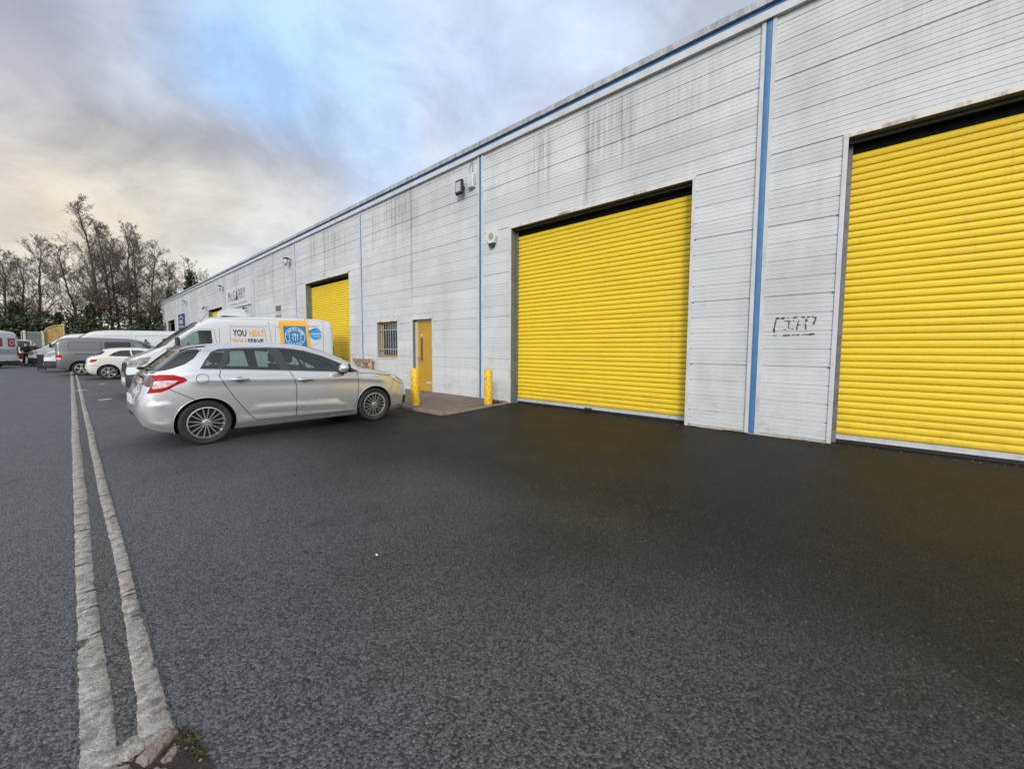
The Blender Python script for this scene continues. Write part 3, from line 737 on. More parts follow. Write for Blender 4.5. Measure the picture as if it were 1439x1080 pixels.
def build_shell(root, sh, regions, arches, paint, res=.045, name='body', deep=.28):
    """regions: list of (part name, polygon in (x,z), material, crosses centre?, parent key)"""
    xs = [sh.x0]; x = sh.x0
    while x < sh.x1 - 1e-6:
        e = min(x - sh.x0, sh.x1 - x); x += max(.012, min(res, .012 + e * .35)); xs.append(min(x, sh.x1))
    if sh.x1 - xs[-2] < .006: xs.pop(-2)
    nt_ = 40; ts = np.linspace(0, 1, nt_)
    polys = []
    for (_, poly, *_r) in regions:
        q = dens(poly, min(.03, res)); polys.append([(min(max(a, sh.x0), sh.x1), sh.T(a, b) * TSC) for a, b in q])
    for (cx, cz, r) in arches:
        q = [(a, b) for a, b in circ(cx, cz, r, 44)]; polys.append([(a, (sh.T(a, b) if b > sh.sec(a)[1][0] else -.02) * TSC) for a, b in q])
    V = []; E = []
    for p in polys:
        n = len(V); pp = []
        for q in p:
            if not pp or math.hypot(q[0] - pp[-1][0], q[1] - pp[-1][1]) > 1e-4: pp.append(q)
        V += pp; E += [(n + i, n + (i + 1) % len(pp)) for i in range(len(pp))]
    for line, h, up, dn in sh.sp.get('creases', []):
        for oz in (up, up * .4, 0, -dn * .4, -dn):
            q = [(a, sh.T(a, b + oz) * TSC) for a, b in dens(line, .035, False)]
            n = len(V); V += q
    pe = np.array(V) if V else np.zeros((0, 2))
    grid = [(a, t * TSC) for a in xs for t in ts]
    G = np.array(grid)
    if len(pe):
        keep = np.ones(len(G), bool)
        for i in range(0, len(G), 2000):
            dmin = np.min(np.hypot(G[i:i+2000, None, 0] - pe[None, :, 0], G[i:i+2000, None, 1] - pe[None, :, 1]), axis=1)
            keep[i:i+2000] = dmin > .013
        edge = (G[:, 1] < 1e-6) | (G[:, 1] > TSC - 1e-6) | (G[:, 0] < xs[0] + 1e-6) | (G[:, 0] > xs[-1] - 1e-6)
        G = G[keep | edge]
    verts = [Vector(v) for v in V] + [Vector((a, b)) for a, b in G]
    r = geometry.delaunay_2d_cdt(verts, E, [], 0, 1e-5)
    v2 = np.array([(v.x, v.y) for v in r[0]]); F = r[2]
    cen = np.array([v2[list(f)].mean(axis=0) for f in F])
    own = np.full(len(F), -1)
    for i, p in enumerate(polys[:len(regions)]): own[inside(p, cen)] = i
    for j in range(len(arches)): own[inside(polys[len(regions) + j], cen)] = -99
    own[cen[:, 1] < 0] = -99
    P3 = [sh.P(float(a), float(b) / TSC) for a, b in v2]
    N3 = [sh.N(float(a), min(1, max(0, float(b) / TSC))) for a, b in v2]
    parts = {}
    groups = {}
    for i, f in enumerate(F):
        if own[i] == -99: continue
        if own[i] == -1: groups.setdefault(-1, []).append(f)
        else: groups.setdefault(int(own[i]), []).append(f)
    def emit(nm, faces, sides, material, parent):
        objs = []
        for side_set in sides:
            cent = {}
            vs = []; fs = []; ns = []
            for sd in side_set:
                idx = {}
                for f in faces:
                    ff = []
                    for i in f:
                        if i not in idx:
                            if sd == 1 and len(side_set) == 2 and P3[i][1] < 1e-5 and i in cent: idx[i] = cent[i]
                            else:
                                idx[i] = len(vs); p = P3[i]; vs.append((p[0], sd * p[1], p[2])); ns.append((N3[i].x, sd * N3[i].y, N3[i].z))
                                if P3[i][1] < 1e-5: cent[i] = idx[i]
                        ff.append(idx[i])
                    fs.append(tuple(ff) if sd < 0 else tuple(ff[::-1]))
            ob_ = link_mesh(nm, vs, fs, material, parent, True)
            ob_.data.normals_split_custom_set_from_vertices(ns); objs.append(ob_)
        return objs
    # body
    faces = groups.get(-1, [])
    vs = []; fs = []
    bo = emit(name, faces, [(-1, 1)], paint, root)[0]
    # end caps and underbody as part of the body mesh
    mm = M()
    for xe, fl in ((sh.x0, 1), (sh.x1, -1)):
        mm = M()
        y, z = sh.sec(xe); ring = [(xe, -a, b) for a, b in zip(y, z)] + [(xe, a, b) for a, b in list(zip(y, z))[::-1]][1:]
        mm.add(ring, [tuple(range(len(ring)))[::fl]]); mm.build('rear_panel' if fl == 1 else 'front_panel', paint, bo)
    mm = M()
    xa = [sh.x0 + (sh.x1 - sh.x0) * i / 24 for i in range(25)]
    vs = []
    for a in xa:
        y, z = sh.sec(a); vs += [(a, -y[0], z[0] + .01), (a, y[0], z[0] + .01)]
    blocked = lambda a, b: any(min(a, b) < cx + r and max(a, b) > cx - r for cx, cz, r in arches)
    inner = sh.k('w', 0) - deep - .04
    for i in range(24):
        a, b = xa[i], xa[i + 1]
        zz0, zz1 = vs[2 * i][2], vs[2 * i + 2][2]
        if blocked(a, b): mm.add([(a, -inner, zz0), (b, -inner, zz1), (b, inner, zz1), (a, inner, zz0)], [(0, 1, 2, 3)])
        else: mm.add([vs[2*i], vs[2*i+2], vs[2*i+3], vs[2*i+1]], [(0, 1, 2, 3)])
    mm.build('underbody', MT['void'], bo)
    # wheel housings
    for (cx, cz, rr) in arches:
        for sd in (-1, 1):
            mm = M(); n = 28; vs = []; 
            for i in range(n + 1):
                a = R(-28 + 236 * i / n); px_, pz_ = cx + rr * math.cos(a), max(cz + rr * math.sin(a), sh.sec(cx)[1][0] - .02)
                yo = sh.Yat(px_, pz_)
                vs += [(px_, sd * yo, pz_), (px_, sd * (sh.k('w', cx) - deep), pz_)]
            mm.add(vs, [(2*i, 2*i+1, 2*i+3, 2*i+2) for i in range(n)])
            mm.add([(vs[2*i+1]) for i in range(n + 1)], [tuple(range(n + 1))])
            mm.build('wheel_housing', MT['black'], bo)
    done = {}
    for i, (nm, poly, material, centre, parkey) in enumerate(regions):
        if i not in groups: continue
        if centre == 'both': ob = emit(nm, groups[i], [(-1, 1)], material, bo if nm in ('pillar_trim',) else root); done[i] = ob
        else:
            par = [root, root]
            ob = []
            for k, sd in enumerate((-1, 1)):
                pr = done[parkey][k] if parkey is not None and parkey in done else root
                ob += emit(nm, groups[i], [(sd,)], material, pr)
            done[i] = ob
    return bo, done
def ribbon(sh, mm, line, w=.007, off=.0015, sides=(-1, 1), closed=False, step=.03):
    pts = dens(line, step, closed)
    if closed: pts.append(pts[0])
    for sd in sides:
        vs = []
        for i, p in enumerate(pts):
            a = pts[max(i - 1, 0)]; b = pts[min(i + 1, len(pts) - 1)]
            d = Vector((b[0] - a[0], b[1] - a[1])); d = d.normalized() if d.length > 1e-9 else Vector((1, 0)); n = Vector((-d.y, d.x)) * w / 2
            for s_ in (1, -1):
                x_, z_ = p[0] + n.x * s_, p[1] + n.y * s_; vs.append((x_, sd * (sh.Yat(x_, z_) + off), z_))
        mm.add(vs, [(2*i, 2*i+1, 2*i+3, 2*i+2) for i in range(len(pts) - 1)])
def drape(sh, verts, side=-1, off=.004):
    return [(x_, side * (sh.Yat(x_, z_) + off), z_) for x_, z_ in verts]
def fine_poly(poly, step=.06):
    """triangulated flat polygon with inner points, ready for draping"""
    q = dens(poly, step); xs_ = [p[0] for p in q]; zs_ = [p[1] for p in q]; G = []
    a = min(xs_) + step / 2
    while a < max(xs_):
        b = min(zs_) + step / 2
        while b < max(zs_): G.append((a, b)); b += step
        a += step
    if G:
        G = np.array(G); Q = np.array(q); G = G[inside(q, G)]
        if len(G): G = G[np.min(np.hypot(G[:, None, 0] - Q[None, :, 0], G[:, None, 1] - Q[None, :, 1]), axis=1) > step * .3]
    vs = [Vector(p) for p in q] + [Vector((float(p[0]), float(p[1]))) for p in G]
    r = geometry.delaunay_2d_cdt(vs, [(i, (i + 1) % len(q)) for i in range(len(q))], [], 1, 1e-5)
    return [(v.x, v.y) for v in r[0]], [tuple(f) for f in r[2]]
def patch(sh, name, poly, material, parent, side=-1, off=.003, step=.06):
    vs, fs = fine_poly(poly, step); return link_mesh(name, drape(sh, vs, side, off), fs, material, parent, True)
MT['tyre'] = mat('tyre_rubber', (.016, .016, .016), .75, var=.25, dirt=(.05, .045, .04), dscale=8, damt=.6)
MT['rim'] = mat('alloy_rim', (.62, .62, .63), .25, .85, var=.06, dirt=(.2, .17, .14), dscale=12, damt=.4)
MT['hubdark'] = mat('brake_shadow', (.008, .008, .008), .7)
MT['headlamp'] = mat('headlamp_lens', (.20, .20, .20), .12, .3, var=.7, vscale=9, coat=1)
MT['headlamp_aged'] = mat('aged_headlamp_lens', (.58, .52, .36), .22, .0, var=.22, vscale=14, coat=1)
MT['red'] = mat('red_lamp_lens', (.36, .002, .006), .35, var=.25, vscale=22, coat=.08, spec=.2)
MT['clearlens'] = mat('clear_lamp_lens', (.55, .42, .42), .12, .2, var=.5, vscale=34, coat=1)
MT['smokelens'] = mat('smoked_lamp_lens', (.09, .03, .03), .12, var=.3, vscale=30, coat=1)
MT['plate'] = mat('plate_white', (.66, .66, .62), .4, var=.03)
MT['plastic'] = mat('dark_bumper_plastic', (.03, .032, .034), .55, var=.2)
MT['seat'] = mat('seat_cloth', (.11, .11, .112), .85, var=.2)
MT['cup_shade'] = mat('shaded_silver', (.26, .27, .28), .4, .5)
MT['line'] = mat('panel_gap', (.012, .012, .013), .7)
MT['blackgloss'] = mat('gloss_black_trim', (.012, .012, .014), .12, coat=1, var=.1)
MT['satin'] = mat('satin_pillar_trim', (.04, .042, .045), .35, var=.1)
def wheel(root, x, z, y_out, side, r=.315, wdt=.205, spokes=16, style='multi', rim_r=None, parent_name='wheel'):
    """y_out: outer face (positive), side -1 near / +1 far"""
    rr = rim_r or r * .665
    t = empty('wheel', (x, side * (y_out - wdt / 2), z)); t.parent = root
    h = wdt / 2
    c = M(); c.lathe([(rr, -h * .86), (rr + .02, -h * .97), (r * .93, -h), (r * .985, -h * .82), (r, -h * .5), (r, h * .5), (r * .985, h * .82), (r * .93, h), (rr + .02, h * .97), (rr, h * .86)], 'y', 48)
    c.build('tyre', MT['tyre'], t, True, auto=50)
    s = side
    c = M(); c.lathe([(rr + .004, s * h * .93), (rr - .010, s * h * .95), (rr - .018, s * h * .80), (rr - .022, s * h * .2), (rr - .03, -s * h * .8)], 'y', 48)
    if style == 'multi':
        for k in range(spokes):
            pair = k % 2; a = 2 * math.pi * (k // 2) / (spokes / 2) + (.16 if pair else -.16) + math.pi / 2
            a2 = 2 * math.pi * (k // 2) / (spokes / 2) + (.115 if pair else -.115) * 1.55 + math.pi / 2
            ca, sa, cb, sb = math.cos(a), math.sin(a), math.cos(a2), math.sin(a2)
            w0, w1 = .007, .0065
            y0, y1 = s * h * .70, s * h * .84
            p0 = (.045 * ca, .045 * sa); p1 = ((rr - .01) * cb, (rr - .01) * sb)
            d = Vector((p1[0] - p0[0], p1[1] - p0[1])).normalized(); n = Vector((-d.y, d.x))
            q = [(p0[0] + n.x * w0, p0[1] + n.y * w0), (p1[0] + n.x * w1, p1[1] + n.y * w1), (p1[0] - n.x * w1, p1[1] - n.y * w1), (p0[0] - n.x * w0, p0[1] - n.y * w0)]
            c.add([(u, y1, v) for u, v in q] + [(u * 1.0, y0 - s * .02, v) for u, v in q], [(0, 1, 2, 3), (0, 4, 5, 1), (3, 2, 6, 7)])
    else:
        for k in range(spokes):
            a = 2 * math.pi * k / spokes + math.pi / 2
            for da in (-.14, .14):
                ca, sa = math.cos(a + da), math.sin(a + da); nx, nz = -sa, ca
                q = [(.04 * ca + nx * .02, .04 * sa + nz * .02), ((rr - .01) * ca + nx * .016, (rr - .01) * sa + nz * .016), ((rr - .01) * ca - nx * .016, (rr - .01) * sa - nz * .016), (.04 * ca - nx * .02, .04 * sa - nz * .02)]
                c.add([(u, s * h * .82, v) for u, v in q] + [(u, s * h * .5, v) for u, v in q], [(0, 1, 2, 3), (0, 4, 5, 1), (3, 2, 6, 7)])
    c.lathe([(.0, s * h * .88), (.03, s * h * .88), (.052, s * h * .82), (.055, s * h * .6)], 'y', 20)
    c.build('rim', MT['rim'], t)
    c = M(); c.lathe([(0, s * h * .35), (rr - .02, s * h * .35)], 'y', 32); c.build('brake_disc', MT['hubdark'], t)
def interior(root, seats, floor, w, dash=None, rear=True):
    c = M(); c.box((floor[0], -w, floor[2]), (floor[1], w, floor[2] + .03)); c.build('cabin_floor', MT['void'], root)
    for (x, y, z) in seats:
        t = M(); t.box((x - .05, y - .24, z), (x + .45, y + .24, z + .18), .04)
        t.prism([(x - .02, z + .1), (x + .12, z + .12), (x - .02, z + .68), (x - .12, z + .68)], 'y', y - .23, y + .23)
        st = t.build('seat', MT['seat'], root)
        t = M(); t.box((x - .15, y - .13, z + .71), (x - .05, y + .13, z + .89), .03); t.tube([(x - .1, y - .05, z + .66), (x - .1, y - .05, z + .73)], .008); t.tube([(x - .1, y + .05, z + .66), (x - .1, y + .05, z + .73)], .008)
        t.build('headrest', MT['seat'], st)
    if dash:
        x, z = dash
        c = M(); c.prism([(x, z), (x + .45, z + .02), (x + .45, z - .35), (x + .02, z - .35), (x - .08, z - .12)], 'y', -w, w); c.build('dashboard', MT['seat'], root)
        c = M(); n = 20
        ring = [(x - .12 - .07 * math.sin(2 * math.pi * k / n), -.36 + .18 * math.cos(2 * math.pi * k / n), z + .0 + .17 * math.sin(2 * math.pi * k / n)) for k in range(n + 1)]
        c.tube(ring, .014, 6, cap=False); c.tube([ring[0], ring[n // 2]], .014, 6); c.tube([(x - .12, -.36, z), (x + .05, -.36, z - .08)], .03, 6); c.build('steering_wheel', MT['black'], root)
def mirror_part(root, x, y, z, shell, sx=1, size=(.10, .085, .085)):
    for sd in (-1, 1):
        c = M(); c.box((x - .04, sd * (y - .06), z - .10), (x + .10, sd * (y + .06), z - .055), .015)
        b_ = c.build('mirror_base', MT['plastic'], root)
        c = M(); c.ball((x, sd * (y + .12), z), size, 16, 10); c.build('mirror', shell, root, True)
        c = M(); c.lathe([(0, -sx * .02), (.075, -sx * .02)], 'x', 20, (x - sx * size[0] * .80, sd * (y + .12), z)); c.build('mirror_glass', MT['winglass'], b_)

# ---- silver hatchback ------------------------------------------------------
silver = car_paint('silver_paint', (.64, .66, .685), .62, .20, damt=.25)
hero = dict(
 top=[(-.80, .66), (-.785, .735), (-.75, .80), (-.71, .93), (-.62, 1.055), (-.50, 1.15), (-.36, 1.27), (-.24, 1.365), (-.14, 1.405), (.0, 1.425), (.3, 1.458), (.6, 1.478), (.95, 1.487), (1.25, 1.480), (1.5, 1.452), (1.75, 1.385), (2.0, 1.275), (2.2, 1.165), (2.40, 1.055), (2.5, 1.025), (2.75, .985), (3.0, .93), (3.2, .865), (3.35, .79), (3.45, .70), (3.51, .59), (3.53, .50)],
 bot=[(-.80, .46), (-.76, .37), (-.66, .29), (-.45, .22), (-.2, .19), (.4, .175), (2.2, .165), (2.9, .16), (3.3, .16), (3.45, .19), (3.53, .26)],
 belt=[(-.80, .60), (-.74, .72), (-.68, .86), (-.6, .96), (-.45, 1.03), (-.2, 1.065), (0, 1.07), (.5, 1.055), (1.1, 1.015), (1.9, .965), (2.35, .93), (2.7, .90), (3.0, .845), (3.25, .76), (3.42, .66), (3.53, .44)],
 w=[(-.80, .62), (-.775, .70), (-.72, .765), (-.6, .825), (-.4, .865), (-.1, .89), (.4, .895), (1.5, .895), (2.6, .893), (2.9, .875), (3.1, .835), (3.28, .76), (3.42, .66), (3.50, .55), (3.53, .47)],
 drop=[(-.80, .03), (-.7, .04), (-.5, .06), (-.2, .085), (.2, .085), (1.5, .085), (1.9, .075), (2.3, .05), (2.5, .05), (3.2, .05), (3.53, .03)],
 inset=.045, tumble=.62,
 creases=[([(.50, .475), (1.2, .455), (1.88, .415), (2.12, .32)], .022, .02, .09), ([(-.20, .945), (.15, .935), (1.12, .905), (2.26, .862), (2.9, .79)], .014, .022, .10),
          ([(-.72, .63), (-.5, .62), (-.38, .58)], .018, .015, .10), ([(-.72, .385), (-.55, .352), (-.36, .35)], .016, .02, .06), ([(.30, .305), (1.2, .29), (2.3, .262)], .016, .02, .05)])
def neg(q, k): return [(a * k if a < 0 else a, b) for a, b in q]
for key in ('top', 'bot', 'belt', 'w', 'drop'): hero[key] = neg(hero[key], .885)
hero['creases'] = [(neg(L_, .885), a_, b_, c_) for L_, a_, b_, c_ in hero['creases']]
sh = Shell(hero)
root = empty('parked_car', (1.25, 6.97 + .875, 0), R(0)); tag(root, 'silver hatchback car parked nose-in, nearest to the camera', 'car')
G_ = MT['glass']
greenhouse = [(-.045, 1.085), (.035, 1.215), (.115, 1.325), (.21, 1.368), (.45, 1.388), (.88, 1.398), (1.15, 1.390), (1.42, 1.350), (1.72, 1.255), (2.05, 1.10), (2.33, .962), (2.18, .948), (1.94, .968), (1.1, 1.022), (.5, 1.058), (.2, 1.072)]
qwin = [(-.005, 1.100), (.065, 1.205), (.135, 1.305), (.21, 1.345), (.285, 1.352), (.16, 1.085)]
rwin = [(.215, 1.078), (.375, 1.358), (.86, 1.375), (.985, 1.040)]
fwin = [(1.14, 1.032), (1.03, 1.375), (1.15, 1.368), (1.42, 1.326), (1.70, 1.232), (1.79, 1.185), (1.925, .985)]
fq = [(1.99, .982), (1.84, 1.165), (2.04, 1.072), (2.22, .968)]
rdoor = [(.2, 1.072), (.17, .98), (.23, .85), (.35, .64), (.44, .50), (.55, .35), (.62, .275), (1.195, .262), (1.21, .76), (1.18, .89), (1.115, 1.022), (.5, 1.058)]
fdoor = [(1.115, 1.022), (1.18, .89), (1.21, .76), (1.195, .262), (2.17, .25), (2.255, .44), (2.28, .69), (2.27, .955), (2.18, .948), (1.94, .968)]
hatch_glass = [(-.60, 11.0), (-.60, 1.03), (-.55, 1.062), (-.45, 1.075), (-.35, 1.105), (-.22, 1.155), (-.10, 1.235), (-.03, 1.32), (.00, 1.345), (-.03, 10.80), (-.14, 10.83), (-.16, 11.0)]
windscreen = [(1.50, 11.0), (1.48, 10.90), (1.52, 10.80), (1.75, 10.79), (2.1, 10.79), (2.33, 10.78), (2.42, 10.90), (2.43, 11.0)]
tail = [(-.70, .87), (-.66, 1.0), (-.52, 1.022), (-.36, 1.015), (-.24, .975), (-.205, .935), (-.25, .905), (-.33, .875), (-.43, .815), (-.51, .785), (-.66, .772), (-.62, .86)]
tail_w = [(-.60, .875), (-.57, .925), (-.45, .945), (-.31, .935), (-.36, .895), (-.45, .85), (-.585, .83)]
tail_s = [(-.72, .87), (-.67, 1.0), (-.61, 1.012), (-.575, .93), (-.605, .87), (-.63, .855)]
head = [(2.90, .865), (3.05, .875), (3.18, .845), (3.33, .775), (3.43, .66), (3.33, .665), (3.20, .695), (3.06, .775), (2.97, .835)]
head_in = [(3.10, .835), (3.18, .815), (3.30, .75), (3.36, .70), (3.27, .72), (3.17, .765)]
fog = rounded([(3.30, .42), (3.47, .43), (3.49, .26), (3.31, .25)], .04)
grille = [(3.47, 10.62), (3.47, 11.0), (3.53, 11.0), (3.53, 10.55)]
hatch_glass, tail, tail_w, tail_s = neg(hatch_glass, .9), neg(tail, .92), neg(tail_w, .93), neg(tail_s, .9)
regs = [('door', rdoor, silver, '', None), ('door', fdoor, silver, '', None), ('pillar_trim', greenhouse, MT['satin'], '', None),
        ('window', qwin, G_, '', None), ('window', rwin, G_, '', 0), ('window', fwin, G_, '', 1), ('window', fq, G_, '', None),
        ('rear_window', hatch_glass, MT['darkglass'], 'both', None), ('windscreen', windscreen, G_, 'both', None),
        ('tail_light', tail, MT['red'], '', None), ('reversing_lens', tail_w, MT['clearlens'], '', 9), ('smoked_lens', tail_s, MT['smokelens'], '', 9),
        ('headlight', head, MT['headlamp_aged'], '', None), ('reflector', head_in, MT['headlamp'], '', 12), ('fog_light', fog, MT['black'], '', None), ('grille', grille, MT['black'], 'both', None)]
bo, dn = build_shell(root, sh, regs, [(0, .315, .372), (2.608, .315, .372)], silver, res=.04)
mm = M()
for L in [[(.2, 1.072), (.17, .98), (.23, .85), (.35, .64), (.44, .50), (.55, .35), (.62, .275), (1.195, .262)], [(1.115, 1.022), (1.18, .89), (1.21, .76), (1.195, .262), (2.17, .25), (2.255, .44), (2.28, .69), (2.27, .955)],
          [(-.395, .83), (-.28, .755), (-.12, .655)], [(3.05, .775), (3.00, .68), (2.945, .565)], [(2.27, .93), (2.55, .925), (2.9, .866)], [(-.05, 1.40), (.015, 1.365), (.0, 1.34)]]:
    ribbon(sh, mm, L, .009)
ribbon(sh, mm, circ(-.025, .945, .072, 28), .006, closed=True, sides=(1,)); ribbon(sh, mm, circ(-.025, .945, .072, 28), .006, closed=True, sides=(-1,))
ribbon(sh, mm, head, .009, closed=True, sides=(1,)); ribbon(sh, mm, head, .009, closed=True, sides=(-1,))
mm.build('panel_gaps', MT['line'], bo)
mm = M(); ribbon(sh, mm, [(.0, 1.078), (.2, 1.067), (.5, 1.053), (1.1, 1.017), (1.94, .963)], .014, .002); mm.build('waist_strip', MT['rim'], bo)
for k, sd in enumerate((-1, 1)):
    for par, (hx, hz) in ((dn[0][k], (.42, .918)), (dn[1][k], (1.345, .868))):
        c = M(); y_ = sh.Yat(hx, hz) 
        c.tube([(hx - .115, sd * (y_ + .002), hz), (hx - .09, sd * (y_ + .03), hz + .004), (hx, sd * (y_ + .038), hz + .004), (hx + .085, sd * (y_ + .03), hz + .002), (hx + .11, sd * (y_ + .002), hz)], [.010, .015, .016, .015, .010], 10)
        c.build('handle', silver, par, True)
        v_, f_ = fine_poly(circ(hx, hz - .012, .052, 20), .03); link_mesh('recess_shade', drape(sh, v_, sd, .002), f_, MT['cup_shade'], par)  # flat disc, its darker silver paints the shade behind the handle
# arch lips, rocker and bumper inserts
for cx in (0, 2.608):
    for sd in (-1, 1):
        c = M(); vs = []
        for i in range(31):
            a = R(-20 + 220 * i / 30)
            for r_, o_ in ((.372, .0), (.369, .003), (.360, .002)): 
                x_, z_ = cx + r_ * math.cos(a), max(.165, .315 + r_ * math.sin(a)); vs.append((x_, sd * (sh.Yat(x_, z_) + o_ - .003), z_))
        c.add(vs, [(3*i+j, 3*i+j+1, 3*i+3+j+1, 3*i+3+j) for i in range(30) for j in range(2)])
        c.build('arch_lip', silver, bo, True)
c = M(); c.box((-.728, -.27, .60), (-.706, .27, .72), .004); c.build('number_plate', MT['plate'], root)
c = M(); c.prism([(-.22, 1.350), (-.10, 1.392), (.10, 1.422), (.10, 1.434), (-.12, 1.412), (-.23, 1.368)], 'y', -.53, .53); c.build('spoiler', silver, root)
c = M(); c.prism([(-.22, 1.315), (-.04, 1.35), (-.04, 1.385), (-.22, 1.349)], 'y', -.55, .55); c.build('spoiler_underside', MT['blackgloss'], root)
c = M(); c.tube([(-.555, 0, 1.09), (-.53, -.25, 1.12), (-.50, -.48, 1.11)], .010, 6); c.ball((-.58, 0, 1.085), (.05, .04, .025), 10, 6); c.build('rear_wiper', MT['black'], root)
mirror_part(root, 1.95, .905, 1.045, silver, -1, (.09, .10, .075))
interior(root, [(1.35, -.37, .42), (1.35, .37, .42), (.45, -.37, .42), (.45, 0, .42), (.45, .37, .42)], (-.3, 2.3, .40), .72, (1.95, .98))
for x_ in (0, 2.608):
    for sd in (-1, 1): wheel(root, x_, .315, .880, sd, .315, .205, 16, 'multi', .222)

# ---- vans -------------------------------------------------------------------
def van_spec(L, H=2.52, W=1.0, nose=0.0):
    """large van; x = 0 rear ... L nose"""
    D_ = lambda pts: sorted([(L - d, z) for d, z in pts])
    top = [(-.05, .60), (-.035, .80), (0, .96), (.10, 1.09), (.36, 1.22), (.58, 1.34), (.78, 1.48), (.99, 1.68), (1.31, 1.965), (1.53, 2.14), (1.75, 2.28), (1.98, 2.375), (2.4, 2.44), (2.8, 2.47), (L - 1.0, H), (L - .4, H + .01), (L - .18, H - .02), (L - .07, H - .09), (L - .02, H - .22), (L, H - .40)]
    return dict(top=D_(top), bot=D_([(-.05, .30), (.1, .24), (.4, .22), (L - .5, .25), (L, .36)]),
        belt=D_([(-.05, .55), (0, .80), (.2, 1.0), (.5, 1.14), (.8, 1.30), (1.2, 1.40), (2.0, 1.42), (L, 1.40)]),
        w=D_([(-.05, .70), (0, .80), (.1, .88), (.3, .95), (.7, .985), (1.3, W), (L - .6, W), (L - .15, W - .02), (L - .03, W - .07), (L, W - .12)]),
        drop=D_([(-.05, .03), (.3, .06), (.8, .07), (1.5, .10), (2.2, .16), (L - .3, .16), (L - .05, .12), (L, .08)]), inset=.02, tumble=.10)
white_v = car_paint('van_white', (.62, .65, .67), 0, .3, damt=.4)
def big_van(x_nose, y_side, L, H, label, heading='left', livery=False, wb=3.45, lamps=True, group=None, paint=None, front_oh=.98, zoff=0.0, rim='five'):
    """van standing across the yard; its side facing the camera lies at y = y_side"""
    sp = van_spec(L, H); sh = Shell(sp); paint = paint or white_v
    root = empty('parked_van', (x_nose + L / 2, y_side + 1.0, zoff), math.pi if heading == 'left' else 0)
    tag(root, label, 'van', group)
    # shell x: shift so the root is at the middle
    X = lambda d: L - d
    sh_off = L / 2
    cw = rounded([(X(.97), 1.41), (X(1.12), 1.575), (X(1.45), 1.865), (X(1.62), 1.925), (X(1.90), 1.935), (X(1.92), 1.54), (X(1.76), 1.475), (X(1.6), 1.42)], .03)
    ws = [(X(.62), 11.0), (X(.66), 10.84), (X(.86), 10.76), (X(1.5), 10.76), (X(1.62), 10.86), (X(1.66), 11.0)]
    hl = [(X(-.01), .84), (X(.04), 1.02), (X(.22), 1.09), (X(.50), 1.135), (X(.40), .95), (X(.20), .84)]
    bump = [(X(-.06), -.1), (X(-.06), .62), (X(.1), .64), (X(.35), .62), (X(.60), .55), (X(.60), -.1)]
    gr = [(X(-.045), 10.60), (X(.0), 10.60), (X(.0), 11.0), (X(-.045), 11.0)]
    door = [(X(.72), 1.2), (X(.95), 1.40), (X(1.12), 1.60), (X(1.45), 1.90), (X(1.62), 1.96), (X(1.97), 1.97), (X(2.02), 1.5), (X(2.02), .46), (X(1.42), .42), (X(1.30), .80), (X(1.0), .98), (X(.76), 1.0)]
    tl = rounded([(.0, .95), (.0, 1.50), (.055, 1.50), (.055, .95)], .02)
    regs = [('door', door, paint, '', None), ('window', cw, MT['glass'], '', 0), ('windscreen', ws, MT['glass'], 'both', None), ('headlight', hl, MT['headlamp'], '', None),
            ('front_bumper', bump, MT['plastic'], 'both', None), ('grille', gr, MT['black'], 'both', None), ('tail_light', tl, MT['red'], '', None)]
    r2_ = empty('van_frame', (0, 0, 0)); 
    ax = [X(front_oh), X(front_oh + wb)]
    bo, dn = build_shell(root, sh, regs, [(a, .35, .42) for a in ax], paint, res=.07)
    c = M()
    for Ln in [door + [door[0]], [(X(2.10), 2.02), (X(2.10), .42)], [(X(3.50), 2.40), (X(3.50), 2.13), (X(3.56), 1.5), (X(3.56), .42)], [(X(2.35), 2.10), (X(3.45), 2.13)], [(X(3.6), 2.14), (X(L - .55), 2.22)], [(X(L - .38), 2.45), (X(L - .42), 1.5), (X(L - .42), .5)],
               [(X(2.0), 2.32), (X(L - .3), 2.40)]]:
        ribbon(sh, c, Ln, .012, .002, step=.08)
    ribbon(sh, c, rounded([(X(2.38), 2.05), (X(3.35), 2.08), (X(3.42), 1.5), (X(2.38), 1.48)], .08), .010, .002, closed=True, step=.08)
    ribbon(sh, c, rounded([(X(3.68), 2.1), (X(L - .55), 2.2), (X(L - .50), 1.7), (X(L - .75), 1.5), (X(3.68), 1.5)], .12), .010, .002, closed=True, step=.08)
    c.build('panel_gaps', mat('soft_gap', (.17, .17, .17), .7), bo)
    r2_.parent = None; bpy.data.objects.remove(r2_)
    c = M()
    for sd in (-1, 1): c.box((X(1.98), sd * 1.0, .78), (L * .03 + .3, sd * 1.018, .86), .004)
    for sd in (-1, 1):
        c = M(); c.box((X(1.10), sd * 1.06, 1.36), (X(1.00), sd * 1.24, 1.70), .03); mr = c.build('mirror', MT['plastic'], root)
        c = M(); c.box((X(1.06), sd * .97, 1.40), (X(1.02), sd * 1.08, 1.46)); c.build('mirror_arm', MT['plastic'], mr)
        c = M(); c.box((X(1.92), sd * .995, 1.20), (X(1.76), sd * 1.03, 1.24), .006); c.build('handle', MT['plastic'], dn[0][0 if sd < 0 else 1])
        c = M(); c.box((X(3.78), sd * (sh.Yat(X(3.8), 1.3) + .0), 1.22), (X(3.62), sd * (sh.Yat(X(3.8), 1.3) + .028), 1.26), .006); c.build('slide_handle', MT['plastic'], bo)
    interior(root, [(X(1.95), -.5, .85), (X(1.95), .45, .85)], (X(2.2), X(.9), .8), .85, (X(1.35), 1.38))
    c = M(); c.box((X(2.16), -.9, .4), (X(2.13), .9, 2.2)); c.build('bulkhead', MT['seat'], root)
